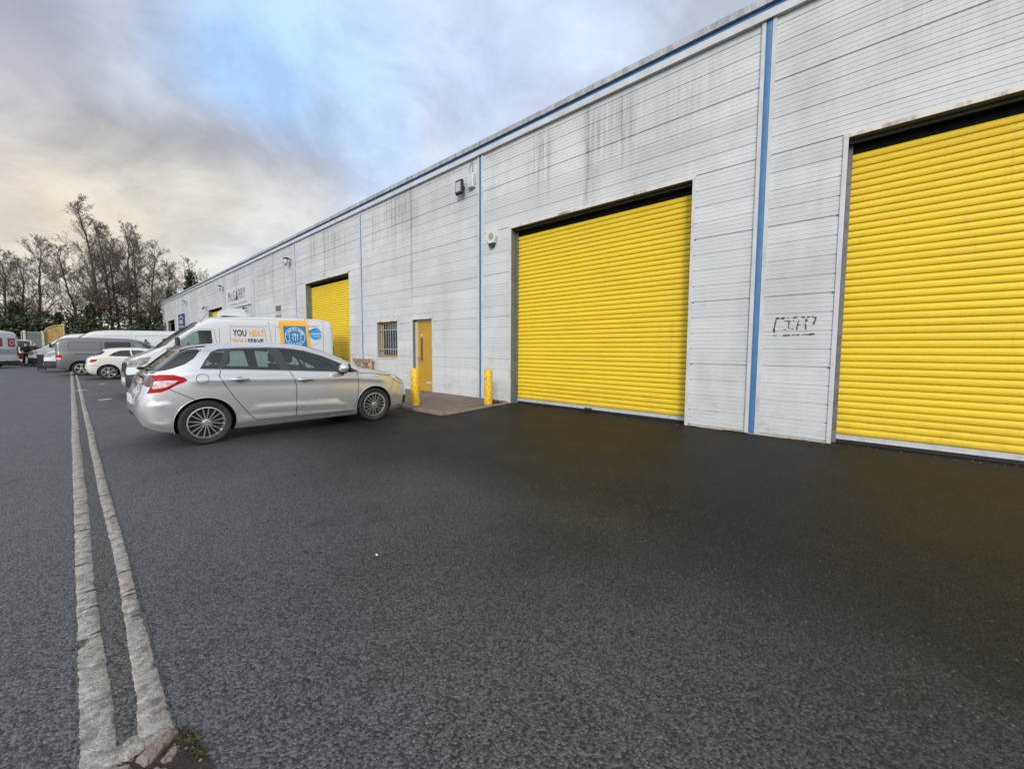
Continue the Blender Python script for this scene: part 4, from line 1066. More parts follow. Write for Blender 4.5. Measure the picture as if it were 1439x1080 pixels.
    c = M(); c.box((X(.02) + .04, -.26, .40), (X(-.06) + .012, .26, .51)); c.build('number_plate', MT['plate'], root)
    for a in ax:
        for sd in (-1, 1): wheel(root, a, .345, .955, sd, .345, .225, 5, rim, .215)
    # shift children so the shell is centred on the root
    for ch in root.children: ch.location.x -= sh_off
    return root, sh, bo, dn, sh_off
def D2(x): return x
root, shT, bo, dn, off_ = big_van(1.03, 15.05, 5.70, 2.53, 'white high-roof van with orange and blue panel, parked directly behind the silver car', livery=True)
# livery: on the side facing the camera. The van looks towards -x, so shell x = L - (X - x_nose), its own +y side faces us
LV = 5.70
def lx(d): return LV - d
orange = mat('livery_orange', (.80, .42, .03), .35, var=.04, coat=.6); lblue = mat('livery_blue', (.012, .19, .42), .35, var=.05, coat=.6); lblack = mat('livery_black', (.015, .015, .02), .4); lwhite = mat('livery_white', (.72, .76, .80), .35); sky_ = mat('sticker_blue', (.035, .30, .58), .35, var=.12, vscale=3)
otext = mat('livery_text_orange', (.80, .40, .12), .4)
def P_(name, pts, mt_, off=.005, par=bo, step=.07):
    return patch(shT, name, [(lx(d), z) for d, z in pts], mt_, par, +1, off, step)
P_('orange_panel', [(3.80, 2.43), (4.74, 2.465), (4.80, 1.90), (4.84, 1.30), (3.86, 1.28), (3.82, 1.8)], orange)
P_('blue_square', [(3.93, 2.17), (4.67, 2.20), (4.71, 1.38), (3.97, 1.38)], lblue, .008)
P_('blue_sticker', [(4.78, 2.03), (4.79, 1.92), (4.83, 1.80), (4.92, 1.73), (5.04, 1.70), (5.15, 1.75), (5.22, 1.86), (5.22, 2.0), (5.15, 2.11), (5.04, 2.16), (4.98, 2.14)], sky_, .006, step=.05)
def ring(cd, cz, r0, r1, nm, mt_, off=.011, n=40, a0=0, a1=360):
    vs = []; 
    for i in range(n + 1):
        a = R(a0 + (a1 - a0) * i / n)
        for r_ in (r0, r1): vs.append((lx(cd + r_ * math.cos(a)), cz + r_ * math.sin(a)))
    link_mesh(nm, drape(shT, vs, 1, off), [(2*i, 2*i+1, 2*i+3, 2*i+2) for i in range(n)], mt_, bo)
CD, CZ = 4.31, 1.80
ring(CD, CZ, .318, .335, 'logo_ring', lwhite)
def put_text(nm, txt, d, z, size, sx, mt_, bold=.0, rot=0.0, align='LEFT', off=.010):
    vs, fs = text_flat(txt, size, sx, bold, align)
    ca, sa = math.cos(rot), math.sin(rot)
    link_mesh(nm, drape(shT, [(lx(d + u * ca - v * sa), z + u * sa + v * ca) for u, v in vs], 1, off), fs, mt_, bo)
for i, ch in enumerate('LAKELAND'):
    a = R(158 - i * 136 / 7); put_text('logo_letter', ch, CD + .225 * math.cos(a), CZ + .225 * math.sin(a), .125, .95, lwhite, .003, a - math.pi / 2, 'CENTER', .012)
for i, ch in enumerate('PLATES'):
    a = R(218 + i * 104 / 5); put_text('logo_letter', ch, CD + .30 * math.cos(a), CZ + .30 * math.sin(a), .115, .9, lwhite, .003, a + math.pi / 2, 'CENTER', .012)
def bar(pts, w, nm, mt_, off=.012):
    vs = []
    for i, p in enumerate(pts):
        a = Vector(pts[max(i-1, 0)]); b = Vector(pts[min(i+1, len(pts)-1)]); d_ = (b - a).normalized(); n_ = Vector((-d_.y, d_.x)) * w / 2
        vs += [(lx(p[0] + n_.x), p[1] + n_.y), (lx(p[0] - n_.x), p[1] - n_.y)]
    link_mesh(nm, drape(shT, vs, 1, off), [(2*i, 2*i+1, 2*i+3, 2*i+2) for i in range(len(pts) - 1)], mt_, bo)
for dd_ in (-.075, 0, .075): bar([(CD + dd_, CZ - .14), (CD + dd_, CZ + .04)], .016, 'cutlery_mark', lwhite)
for dd_ in (-.10, -.075, -.05): bar([(CD + dd_, CZ + .04), (CD + dd_, CZ + .115)], .010, 'cutlery_mark', lwhite)
patch(shT, 'cutlery_mark', [(lx(CD + .0 + .03 * math.cos(R(t_))), CZ + .08 + .045 * math.sin(R(t_))) for t_ in range(0, 360, 30)], lwhite, bo, 1, .012, .05)
patch(shT, 'cutlery_mark', [(lx(CD + .062), CZ + .02), (lx(CD + .062), CZ + .12), (lx(CD + .09), CZ + .09), (lx(CD + .09), CZ + .02)], lwhite, bo, 1, .012, .05)
for s_ in (-1, 1): bar([(CD + s_ * (.16 + .03 * math.cos(R(t_))), CZ + .09 * math.sin(R(t_))) for t_ in range(-80, 81, 20)], .016, 'arc_mark', lwhite)
bar([(4.76, 1.98), (4.86, 2.04), (5.02, 2.13)], .022, 'sticker_line', lblack, .010)
for k in range(9): bar([(4.86 + k * .04, 1.92 + .002 * k), (4.885 + k * .04, 1.92 + .002 * k)], .045, 'sticker_print', lwhite, .010)
for k in range(6): bar([(4.93 + k * .04, 1.84), (4.955 + k * .04, 1.84)], .025, 'sticker_print', lwhite, .010)
put_text('slogan', 'YOU', 2.46, 1.785, .29, .60, lblack, .006); put_text('slogan', 'HEAT', 2.90, 1.79, .29, .60, otext, .006)
put_text('slogan', 'YOU', 2.43, 1.49, .29, .60, otext, .006); put_text('slogan', 'SERVE', 2.85, 1.495, .29, .60, lblack, .006)
# fridge unit on the roof
c = M(); c.prism([(-.38, 2.46), (.27, 2.46), (.25, 2.58), (.16, 2.70), (-.14, 2.73), (-.30, 2.70)], 'y', -.35, .55)
o = c.build('roof_unit', white_v, root, True, auto=40); o.location = (2.85 - 2.58, 0, -.02)
c = M(); c.tube([(.25, .55, 2.36), (.65, .60, 1.70)], .006, 6); o = c.build('aerial', MT['black'], bo); o.location = (LV - 2.1, .25, .12)

root, shB, bo, dn, off_ = big_van(-.99, 33.5, 6.9, 2.52, 'long white high-roof van with black figure mark, behind the grey van', wb=4.0)
def PB(nm, pts, off=.01): patch(shB, nm, [(6.9 - d, z) for d, z in pts], MT['ink'], bo, 1, off, .2)
PB('figure_mark', [(3.88, 1.22), (4.02, 1.40), (3.96, 1.55), (4.02, 1.74), (4.10, 1.78), (4.08, 1.88), (4.15, 1.93), (4.22, 1.88), (4.20, 1.78), (4.34, 1.72), (4.28, 1.52), (4.42, 1.38), (4.62, 1.22), (4.62, 1.15), (4.2, 1.28), (3.95, 1.15)])
vs, fs = text_flat('D', .55, .9, .01); link_mesh('lettering', drape(shB, [(6.9 - 4.75 - u, 1.30 + v) for u, v in vs], 1, .01), fs, MT['ink'], bo)
root, shA, bo, dn, off_ = big_van(-2.02, 44.0, 5.9, 2.54, 'white van farthest behind the long white van, only its bonnet and roof showing', wb=3.6)
# van with red logos on the far left, its rear corner towards us
lv_paint = car_paint('van_white_two', (.64, .66, .68), 0, .3, damt=.5)
root, shL, bo, dn, off_ = big_van(0, 0, 5.6, 2.50, 'white van with red square logos at the left edge, rear doors towards the camera', paint=lv_paint)
fw = Vector((-.87, .5, 0)).normalized(); ang = math.atan2(fw.y, fw.x)
root.rotation_euler = (0, 0, ang); root.location = Vector((-2.83, 42.6, 0)) + fw * 2.8
redlogo = mat('logo_red', (.36, .02, .05), .4)
o_ = -off_
def RB(nm, y0, z0, y1, z1, mt_, x_=-.012, d=.006, par=root):
    c = M(); c.box((o_ + x_ - d, y0, z0), (o_ + x_, y1, z1)); return c.build(nm, mt_, par)
RB('rear_logo', -.62, 1.42, -.12, 1.98, redlogo); RB('rear_logo', .30, 1.42, .78, 1.98, redlogo)
c = M(); c.lathe([(.12, 0), (.17, 0)], 'x', 20, (o_ - .022, -.37, 1.7)); c.build('logo_ring', lwhite, root)
RB('rear_panel', -.62, .92, .62, 1.26, mat('grey_panel', (.34, .38, .42), .4, var=.2)); RB('number_plate', -.26, .45, .26, .56, MT['plate'], -.02)
RB('tail_light', .74, .80, .86, 1.40, MT['red'], -.02); RB('tail_light', -.86, .80, -.74, 1.40, MT['red'], -.02); RB('rear_bumper', -.88, .28, .88, .46, MT['plastic'], .02, .08)
vs, fs = fine_poly([(4.1 - .0, 1.45), (4.7, 1.45), (4.7, 2.0), (4.1, 2.0)], .2)
for k in range(2): patch(shL, 'side_logo', [(.5 + k, 1.40), (1.0 + k, 1.40), (1.0 + k, 1.95), (.5 + k, 1.95)], redlogo, bo, 1, .01, .2)
c = M(); c.tube([(o_ - .12, .2, .42), (o_ - .02, .2, .42)], .03, 8); c.tube([(o_ - .12, .2, .2), (o_ - .12, .2, .5)], .03, 8); c.build('tow_bar', MT['black'], root)

# ---- grey van ----------------------------------------------------------------
grey_p = car_paint('grey_van_paint', (.135, .14, .145), .45, .34, damt=.4)
def mid_van(x_rear, y_side, label, paint, L=4.78, H=1.90, heading=0.0, loc=None, kind='grey'):
    sp = dict(top=[(0, H - .55), (.02, H - .32), (.07, H - .17), (.2, H - .08), (.5, H - .03), (1.6, H), (2.4, H - .01), (2.8, H - .05), (3.1, H - .13), (3.4, H - .30), (3.7, H - .50), (3.92, H - .65), (4.1, H - .71), (4.4, H - .80), (4.6, H - .92), (4.72, H - 1.08), (4.78, H - 1.32)],
      bot=[(0, .42), (.1, .34), (.4, .27), (4.3, .24), (4.78, .30)], belt=[(0, 1.05), (.1, 1.12), (2.5, 1.16), (3.4, 1.14), (3.9, 1.08), (4.4, .95), (4.65, .8), (4.78, .5)],
      w=[(0, .80), (.03, .86), (.12, .92), (.5, .95), (3.8, .95), (4.2, .91), (4.5, .82), (4.7, .70), (4.78, .60)], drop=[(0, .06), (.1, .10), (2.8, .10), (3.6, .07), (4.78, .04)], inset=.03, tumble=.20)
    sh = Shell(sp)
    root = empty('parked_van', loc or (x_rear, y_side + .95, 0), heading); tag(root, label, 'van')
    sg = rounded([(1.66, 1.27), (1.66, 1.68), (2.62, 1.69), (2.66, 1.27)], .04); cwn = rounded([(2.80, 1.22), (2.82, 1.68), (3.02, 1.66), (3.28, 1.56), (3.60, 1.28), (3.55, 1.22)], .02)
    ws = [(3.02, 11), (3.06, 10.82), (3.25, 10.76), (3.8, 10.76), (3.94, 10.85), (3.97, 11)]
    tl = [(0, .80), (0, 1.02), (.16, 1.02), (.22, .95), (.20, .80)]; tlw = [(0, .80), (0, .88), (.18, .88), (.17, .80)]
    fd = [(2.76, 1.19), (2.74, .45), (3.25, .42), (3.38, .75), (3.62, .85), (3.70, 1.14), (3.62, 1.18)]
    hl = [(4.25, .90), (4.42, .98), (4.60, .93), (4.74, .75), (4.60, .74), (4.40, .78)]
    bmp = [(-.01, -.1), (-.01, .50), (.45, .47), (.47, -.1)]
    gr = [(4.72, 10.6), (4.72, 11), (4.78, 11), (4.78, 10.5)]
    regs = [('window', sg, MT['darkglass'], '', None), ('window', cwn, MT['glass'], '', None), ('windscreen', ws, MT['glass'], 'both', None), ('tail_light', tl, MT['red'], '', None), ('reversing_lens', tlw, MT['clearlens'], '', 3), ('door', fd, paint, '', None), ('headlight', hl, MT['headlamp'], '', None), ('grille', gr, MT['black'], 'both', None)]
    bo, dn = build_shell(root, sh, regs, [(.82, .33, .41), (3.80, .33, .41)], paint, res=.07)
    c = M()
    for Ln in [fd[:5], [(1.56, 1.72), (1.56, .42)], [(2.72, 1.72), (2.72, .42)], [(.6, 1.05), (1.55, 1.06)]]: ribbon(sh, c, Ln, .012 if Ln[0][0] != .6 else .03, .002, step=.08)
    ribbon(sh, c, rounded([(.44, 1.26), (1.52, 1.26), (1.52, 1.68), (.44, 1.66)], .05), .012, .002, closed=True, step=.08)
    c.build('panel_gaps', MT['line'], bo)
    mirror_part(root, 3.45, .95, 1.27, paint, -1, (.08, .10, .12))
    interior(root, [(2.75, -.45, .75), (2.75, .45, .75)], (2.4, 3.8, .7), .8, (3.45, 1.18))
    for a in (.82, 3.80):
        for sd in (-1, 1): wheel(root, a, .33, .925, sd, .33, .22, 5, 'five', .235)
    return root, sh, bo
mid_van(-.50, 28.9, 'dark grey van parked between the white hatchback and the long white van', grey_p)
r_, s_, b_ = mid_van(0, 0, 'white van facing the camera behind two people, beside the lattice fence', lv_paint, H=2.04, heading=-math.pi / 2, loc=(-2.85, 53.0, 0))

# ---- white hatchback ------------------------------------------------------------
ivory = car_paint('white_car_paint', (.66, .65, .60), 0, .3, damt=.4)
sp = dict(top=[(0, .60), (.02, .80), (.06, .93), (.14, .99), (.22, 1.03), (.42, 1.20), (.62, 1.33), (.85, 1.375), (1.2, 1.40), (1.6, 1.405), (1.95, 1.37), (2.25, 1.28), (2.55, 1.13), (2.82, 1.0), (3.1, .955), (3.5, .90), (3.8, .79), (3.97, .62), (4.05, .45)],
 bot=[(0, .42), (.06, .32), (.3, .22), (3.6, .17), (3.95, .2), (4.05, .28)], belt=[(0, .55), (.06, .82), (.2, .95), (.6, 1.0), (1.4, .96), (2.4, .93), (2.9, .90), (3.4, .83), (3.8, .7), (4.05, .40)],
 w=[(0, .62), (.04, .72), (.12, .79), (.35, .835), (.8, .847), (3.1, .845), (3.5, .80), (3.8, .70), (3.98, .56), (4.05, .46)], drop=[(0, .03), (.3, .05), (.8, .08), (2.0, .08), (2.7, .05), (4.05, .03)], inset=.045, tumble=.62)
sh = Shell(sp); root = empty('parked_car', (.40, 24.5 + .845, 0)); tag(root, 'small white hatchback with red tail light, parked beside the grey van', 'car')
w1 = [(.68, 1.02), (.86, 1.17), (1.08, 1.26), (1.37, 1.275), (1.41, .985)]; w2 = [(1.45, .985), (1.42, 1.278), (1.72, 1.268), (2.05, 1.18), (2.42, .99), (2.2, .965)]
regs = [('window', w1, MT['darkglass'], '', None), ('window', w2, MT['glass'], '', None), ('rear_window', [(.24, 11), (.24, 1.0), (.30, 1.03), (.50, 1.10), (.60, 1.21), (.52, 10.82), (.54, 11)], MT['darkglass'], 'both', None),
        ('windscreen', [(2.0, 11), (2.02, 10.80), (2.7, 10.78), (2.84, 10.88), (2.85, 11)], MT['glass'], 'both', None), ('tail_light', [(.10, .75), (.15, .885), (.36, .875), (.27, .77)], MT['red'], '', None),
        ('headlight', [(3.45, .80), (3.62, .84), (3.82, .74), (3.92, .62), (3.7, .64)], MT['headlamp'], '', None), ('door', [(1.40, .98), (1.38, .28), (2.38, .25), (2.50, .5), (2.48, .95)], ivory, '', None)]
bo, dn = build_shell(root, sh, regs, [(.66, .305, .365), (3.12, .305, .365)], ivory, res=.06)
c = M(); ribbon(sh, c, [(1.40, .98), (1.38, .28), (2.38, .25), (2.50, .5), (2.48, .95)], .009); ribbon(sh, c, [(.06, .62), (.35, .60), (.42, .52)], .010); c.build('panel_gaps', MT['line'], bo)
c = M(); c.box((-.012, -.26, .48), (0, .26, .59)); c.build('number_plate', MT['plate'], root)
c = M(); c.tube([(1.52, -.845, .86), (1.55, -.88, .86), (1.68, -.88, .86), (1.70, -.845, .86)], .012, 8); c.build('handle', ivory, root)
mirror_part(root, 2.28, .86, 1.03, ivory, -1, (.08, .09, .065))
interior(root, [(1.55, -.36, .36), (1.55, .36, .36), (.75, -.36, .36), (.75, .36, .36)], (.3, 2.6, .35), .68, (2.15, .93))
for a in (.66, 3.12):
    for sd in (-1, 1): wheel(root, a, .305, .832, sd, .305, .20, 6, 'five', .215)
# ------------------------------------------------------------------ concrete channel strips in the tarmac
MT['strip'] = mat('worn_concrete_strip', (.35, .33, .305), .9, var=.42, vscale=60, bump=1.0, bscale=130, dirt=(.075, .07, .065), dscale=16, damt=.85)
def strip(name, xl, xr, y0, y1, seed, cuts):
    rnd = random.Random(seed); mm = M(); y = y0; nl = nr = 0.0
    cuts = list(cuts)
    while y < y1:
        if cuts: ye = cuts.pop(0)
        else: ye = min(y + rnd.choice([.25, .4, .6, .9, .9]) * (1 + y * .03), y1)
        n = max(2, int((ye - y) / (.006 + y * .0035))); vs = []
        tilt0, tilt1 = rnd.uniform(-.012, .012), rnd.uniform(-.012, .012)
        for i in range(n + 1):
            yy = y + (ye - y) * i / n
            nl = nl * .3 + rnd.uniform(-.0030, .0030) - (.010 if rnd.random() < .0 else 0); nr = nr * .3 + rnd.uniform(-.0024, .0024) - (rnd.uniform(.004, .012) if rnd.random() < .05 else 0)
            skew = tilt0 if i == 0 else tilt1 if i == n else 0
            wob = .004 * math.sin(yy * .9 + seed) + .0025 * math.sin(yy * 2.3 + seed)
            ea = float(np.interp(yy, *zip(*xl))); eb = float(np.interp(yy, *zip(*xr)))
            a, b = ea + nl + wob * .5, eb + nr + wob
            if seed == 3 and 2.60 < yy < 2.69: a += (yy - 2.60) * .55            # a broken-off corner
            m_ = (a + b) / 2
            vs += [(a, yy + skew, .001), (a + .005, yy + skew, .006), (m_ + rnd.uniform(-.01, .01), yy, .008 + rnd.uniform(-.001, .001)), (b - .005, yy - skew, .006), (b, yy - skew, .001)]
        k = 5
        mm.add(vs, [(k*i+j, k*i+j+1, k*i+k+j+1, k*i+k+j) for i in range(n) for j in range(4)])
        y = ye + rnd.uniform(.007, .018) * (1 + y * .05)
    o = mm.build(name, MT['strip'], None, True); tag(o, kind='structure'); return o
strip('concrete_strip', [(1.4, -.044), (2, -.044), (3, -.042), (5, -.05), (70, -.075)], [(1.4, .03), (1.84, .047), (2.1, .050), (2.6, .042), (3.3, .036), (5, .036), (70, .03)], 1.42, 62, 3, [2.69, 2.98, 3.19, 3.62, 4.3, 4.75])
strip('concrete_strip', [(1.8, .088), (2.03, .105), (2.6, .113), (3.2, .122), (5, .115), (70, .08)], [(1.8, .186), (3, .182), (5, .188), (70, .18)], 1.80, 62, 5, [2.72, 2.98, 3.03, 3.32, 3.95, 4.5])
# mortar that joins the two strips at their broken end
mm = M(); rim = [(-.043, 1.80), (-.030, 1.862), (.020, 1.868), (.052, 1.858), (.070, 1.872), (.092, 1.872), (.100, 1.83), (.185, 1.812), (.188, 1.792), (.150, 1.785), (.129, 1.780), (.095, 1.768), (.060, 1.762), (.026, 1.780), (-.008, 1.775)]
mm.add([(x, y, .002) for x, y in rim] + [(x * .86 + .010, 1.81 + (y - 1.81) * .8, .0095) for x, y in rim] + [(.06, 1.815, .0105)], [(i, (i + 1) % 15, 15 + (i + 1) % 15, 15 + i) for i in range(15)] + [(15 + i, 15 + (i + 1) % 15, 30) for i in range(15)])
tag(mm.build('mortar', MT['strip'], None, True), kind='structure')
MT['fines'] = asphalt_mat('gritty_joint', .85, (1.0, .93, .86), .6)
mm = M(); rnd = random.Random(4); vs = []; n = 500
for i in range(n + 1):
    y = 1.75 + (i / n) ** 2 * 60; vs += [(-.050 + rnd.uniform(-.006, .004), y, .0028), (.192 + rnd.uniform(-.004, .008), y, .0028)]
mm.add(vs, [(2*i, 2*i+1, 2*i+3, 2*i+2) for i in range(n)]); tag(mm.build('joint', MT['fines']), kind='structure')
# broken end, stones, soil and weeds
MT['stone'] = mat('pinkish_broken_stone', (.23, .185, .165), .85, var=.35, vscale=35, bump=1, bscale=110, dirt=(.09, .075, .06), dscale=14, damt=.8)
MT['soil'] = mat('damp_soil', (.030, .023, .018), .95, var=.6, vscale=50, bump=1, bscale=90)
def slab(label, pts, z0, z1, seed):
    """angular broken piece: outline in ground coordinates, chipped top"""
    rnd = random.Random(seed); q = []
    for i in range(len(pts)):
        a = Vector(pts[i]); b = Vector(pts[(i + 1) % len(pts)])
        for k in range(4): p = a.lerp(b, k / 4); q.append((p.x + rnd.uniform(-.002, .002), p.y + rnd.uniform(-.002, .002)))
    n = len(q); cx = sum(p[0] for p in q) / n; cy = sum(p[1] for p in q) / n
    vs = [(x - cx, y - cy, 0) for x, y in q] + [((x - cx) * .95, (y - cy) * .95, z1 - z0 - .006 + rnd.uniform(-.003, .003)) for x, y in q] + [((x - cx) * .72, (y - cy) * .72, z1 - z0 + rnd.uniform(-.002, .003)) for x, y in q] + [(0, 0, z1 - z0)]
    fs = [(r * n + i, r * n + (i + 1) % n, (r + 1) * n + (i + 1) % n, (r + 1) * n + i) for r in (0, 1) for i in range(n)] + [(2 * n + i, 2 * n + (i + 1) % n, 3 * n) for i in range(n)]
    o = link_mesh('stone', vs, fs, MT['stone']); o.location = (cx, cy, z0); tag(o, label, 'stone'); return o
mm = M(); pts = [(-.03, 1.77), (.06, 1.775), (.13, 1.79), (.195, 1.79), (.222, 1.755), (.235, 1.70), (.238, 1.62), (.25, 1.55), (.25, 1.38), (.10, 1.34), (-.05, 1.40)]
mm.add([(x, y, .004) for x, y in pts] + [(.15, 1.62, .014)], [(i, (i + 1) % 11, 11) for i in range(11)]); tag(mm.build('soil_patch', MT['soil']), kind='structure')
slab('long pinkish broken stone lying across the end of the concrete strips', [(.080, 1.735), (.133, 1.776), (.186, 1.782), (.195, 1.755), (.160, 1.725), (.120, 1.690), (.095, 1.688)], .003, .026, 1)
slab('brown broken stone at the bottom edge, below the long pinkish one', [(-.02, 1.765), (.03, 1.768), (.068, 1.735), (.055, 1.70), (.00, 1.69), (-.03, 1.72)], .002, .016, 2)
slab('small dark stone half buried in the soil beside the weeds', [(.135, 1.67), (.172, 1.705), (.190, 1.69), (.160, 1.645), (.140, 1.65)], .003, .020, 3)
slab('narrow dark stone nearest the camera in the soil', [(.10, 1.66), (.125, 1.655), (.15, 1.62), (.135, 1.60), (.10, 1.63)], .003, .018, 4)
mm = M(); rnd = random.Random(9)
for i in range(210):
    cx, cy = rnd.choice([(.212, 1.715), (.216, 1.69), (.225, 1.61), (.222, 1.62)]); x, y = cx + rnd.gauss(0, .008), cy + rnd.gauss(0, .014); a = rnd.uniform(0, 6.28); h = rnd.uniform(.006, .020); l = rnd.uniform(.008, .022); w_ = .0011
    dx, dy = math.cos(a), math.sin(a)
    mm.add([(x - dy * w_, y + dx * w_, .006), (x + dy * w_, y - dx * w_, .006), (x + dx * l * .5, y + dy * l * .5, h), (x + dx * l, y + dy * l, h * .6)], [(0, 1, 2), (1, 3, 2)])
tag(mm.build('weeds', mat('moss_and_weeds', (.075, .075, .030), .85, var=.6, vscale=60)), 'mossy weeds growing at the broken end of the concrete strips', 'weeds', kind='stuff')
mm = M(); rnd = random.Random(12)
for i in range(170):
    x, y = rnd.uniform(.0, .235), rnd.uniform(1.42, 1.78); r_ = rnd.uniform(.0015, .006); mm.ball((x, y, .007), (r_, r_ * rnd.uniform(.6, 1), r_ * .6), 6, 4)
tag(mm.build('grit', MT['stone']), 'loose grit scattered on the soil at the strip end', 'grit', kind='stuff')
# litter and puddled scraps seen as pale flecks
MT['paper'] = mat('wet_paper', (.62, .62, .60), .5, var=.1)
def scrap(x, y, w, h, label, rz=0):
    c = M(); c.add([(-w/2, -h/2, .004), (w*.2, -h*.6, .007), (w/2, -h*.1, .004), (w*.3, h/2, .010), (-w*.4, h*.4, .005), (0, 0, .014)], [(0, 1, 5), (1, 2, 5), (2, 3, 5), (3, 4, 5), (4, 0, 5)])
    o = c.build('paper_scrap', MT['paper']); o.location = (x, y, 0); o.rotation_euler = (0, 0, rz); tag(o, label, 'litter')
scrap(1.30, 2.36, .012, .022, 'tiny white fleck of litter on the bare tarmac in the foreground')
scrap(.55, 15.0, .30, .12, 'flattened white scrap on the tarmac beside the strips, behind the silver car', .3)
scrap(.72, 21.4, .22, .12, 'small pale scrap on the tarmac near the white hatchback')
scrap(.16, 18.7, .35, .07, 'thin pale scrap lying across the concrete strips', .05)
# ------------------------------------------------------------------ wheelie bin
t = empty('wheelie_bin', (-1.20, 36.7, 0)); tag(t, 'dark grey wheelie bin standing before the white van bonnets', 'bin'); t.scale = (.62, .7, .95)
binm = mat('bin_plastic', (.022, .026, .030), .5, var=.15)
c = M(); c.add([(-.21, -.24, .10), (.21, -.24, .10), (.21, .24, .10), (-.21, .24, .10), (-.26, -.31, .92), (.26, -.31, .92), (.26, .31, .92), (-.26, .31, .92)], [(3, 2, 1, 0), (0, 1, 5, 4), (1, 2, 6, 5), (2, 3, 7, 6), (3, 0, 4, 7), (4, 5, 6, 7)]); c.build('body', binm, t)
c = M(); c.prism([(-.33, .92), (.37, .92), (.37, .97), (.0, 1.02), (-.33, .96)], 'x', -.29, .29); c.build('lid', binm, t)
for s_ in (-1, 1): c = M(); c.lathe([(0, -.03), (.1, -.03), (.1, .03), (0, .03)], 'x', 16, (s_ * .24, .2, .1)); c.build('wheel', MT['black'], t)
c = M(); c.tube([(-.2, .36, .90), (-.2, .40, .93), (.2, .40, .93), (.2, .36, .90)], .015, 6); c.build('handle', binm, t)
# ------------------------------------------------------------------ fences at the back
MT['fencegold'] = mat('orange_stained_timber', (.42, .27, .075), .7, var=.25, vscale=4, dirt=(.16, .10, .03), dscale=3, damt=.5)
MT['fencegrey'] = mat('grey_lattice', (.30, .34, .37), .7, var=.15); MT['postcream'] = mat('cream_post', (.46, .43, .33), .7, var=.15)
YF = 54.0
t = empty('lattice_fence', (-2.08, YF, 0)); tag(t, 'grey diagonal lattice fence between two capped cream posts', 'fence')
c = M()
for k in range(-7, 13):
    z0 = 1.0 + k * .15
    # 45 degree slat clipped to the panel
    pts = []
    for q in range(0, 40):
        x = -.42 + q * .84 / 39; z = z0 + (x + .42)
        if 1.0 <= z <= 2.70: pts.append((x, z))
    if len(pts) > 1:
        (xa, za), (xb, zb) = pts[0], pts[-1]; c.tube([(xa, 0, za), (xb, 0, zb)], .026, 4)
c.build('lattice', MT['fencegrey'], t)
for zz in (.96, 2.68): c = M(); c.box((-.42, -.02, zz), (.42, .02, zz + .05)); c.build('rail', MT['fencegrey'], t)
for xx in (-.52, .50):
    c = M(); c.box((xx - .075, -.075, 0), (xx + .075, .075, 2.72)); p_ = c.build('post', MT['postcream'], t)
    c = M(); c.ball((xx, 0, 2.76), (.11, .11, .07), 10, 6); c.build('cap', MT['postcream'], p_)
c = M(); c.box((-.70, -.03, 0), (-.65, .03, 2.75)); c.build('metal_post', MT['steelbar'], t)
c = M(); c.box((-.42, .03, 0), (.42, .06, .95)); c.build('base_panel', MT['fencegrey'], t)
t = empty('arched_fence', (-.95, YF + .1, 0)); tag(t, 'orange timber fence panel with a quarter-round top', 'fence')
W_, zb_, zm_ = 1.18, .2, 2.55
def arc_z(x): 
    u = (x + .55) / W_; return 2.62 + .78 * math.sqrt(max(0, 1 - (1 - min(1, max(0, u))) ** 2))
c = M(); k = 0; z = zb_
while z < 3.38:
    xa = -.55
    while arc_z(xa) < z + .10 and xa < .6: xa += .01
    if xa < .58: c.prism([(z, -.012 + .02 * (k % 2)), (z + .11, .004 + .02 * (k % 2)), (z + .11, .016 + .02 * (k % 2)), (z, .002 + .02 * (k % 2))], 'x', xa, W_ - .55)
    z += .118; k += 1
c.v = [(x, v2_, v1_) for (x, v1_, v2_) in c.v]
c.build('slats', MT['fencegold'], t)
c = M(); pts = [(-.55, arc_z(-.55))] + [(-.55 + W_ * i / 20, arc_z(-.55 + W_ * i / 20) + .0) for i in range(1, 21)]
c.tube([(x, -.03, z_) for x, z_ in pts], .035, 6); c.tube([(-.55, -.03, .1), (-.55, -.03, 2.62)], .035, 6); c.tube([(W_ - .55, -.03, .1), (W_ - .55, -.03, 3.4)], .035, 6); c.build('frame', MT['postcream'], t)
# dark boarded boundary fence running behind the yard
t = empty('boundary_fence', (6, 58.5, 0)); tag(t, 'dark weathered board fence along the back of the yard below the trees', 'fence')
c = M(); x = -40
rnd = random.Random(2)
while x < 1.2:
    h = 2.35 + rnd.uniform(-.03, .03); c.box((x, 0, 0), (x + .14, .02, h)); x += .15
c.build('boards', mat('dark_fence_boards', (.035, .030, .026), .85, var=.4, vscale=3), t)
c = M(); c.box((-40, .02, .4), (1.2, .06, .5)); c.box((-40, .02, 1.9), (1.2, .06, 2.0)); c.build('rail', MT['seat'], t)
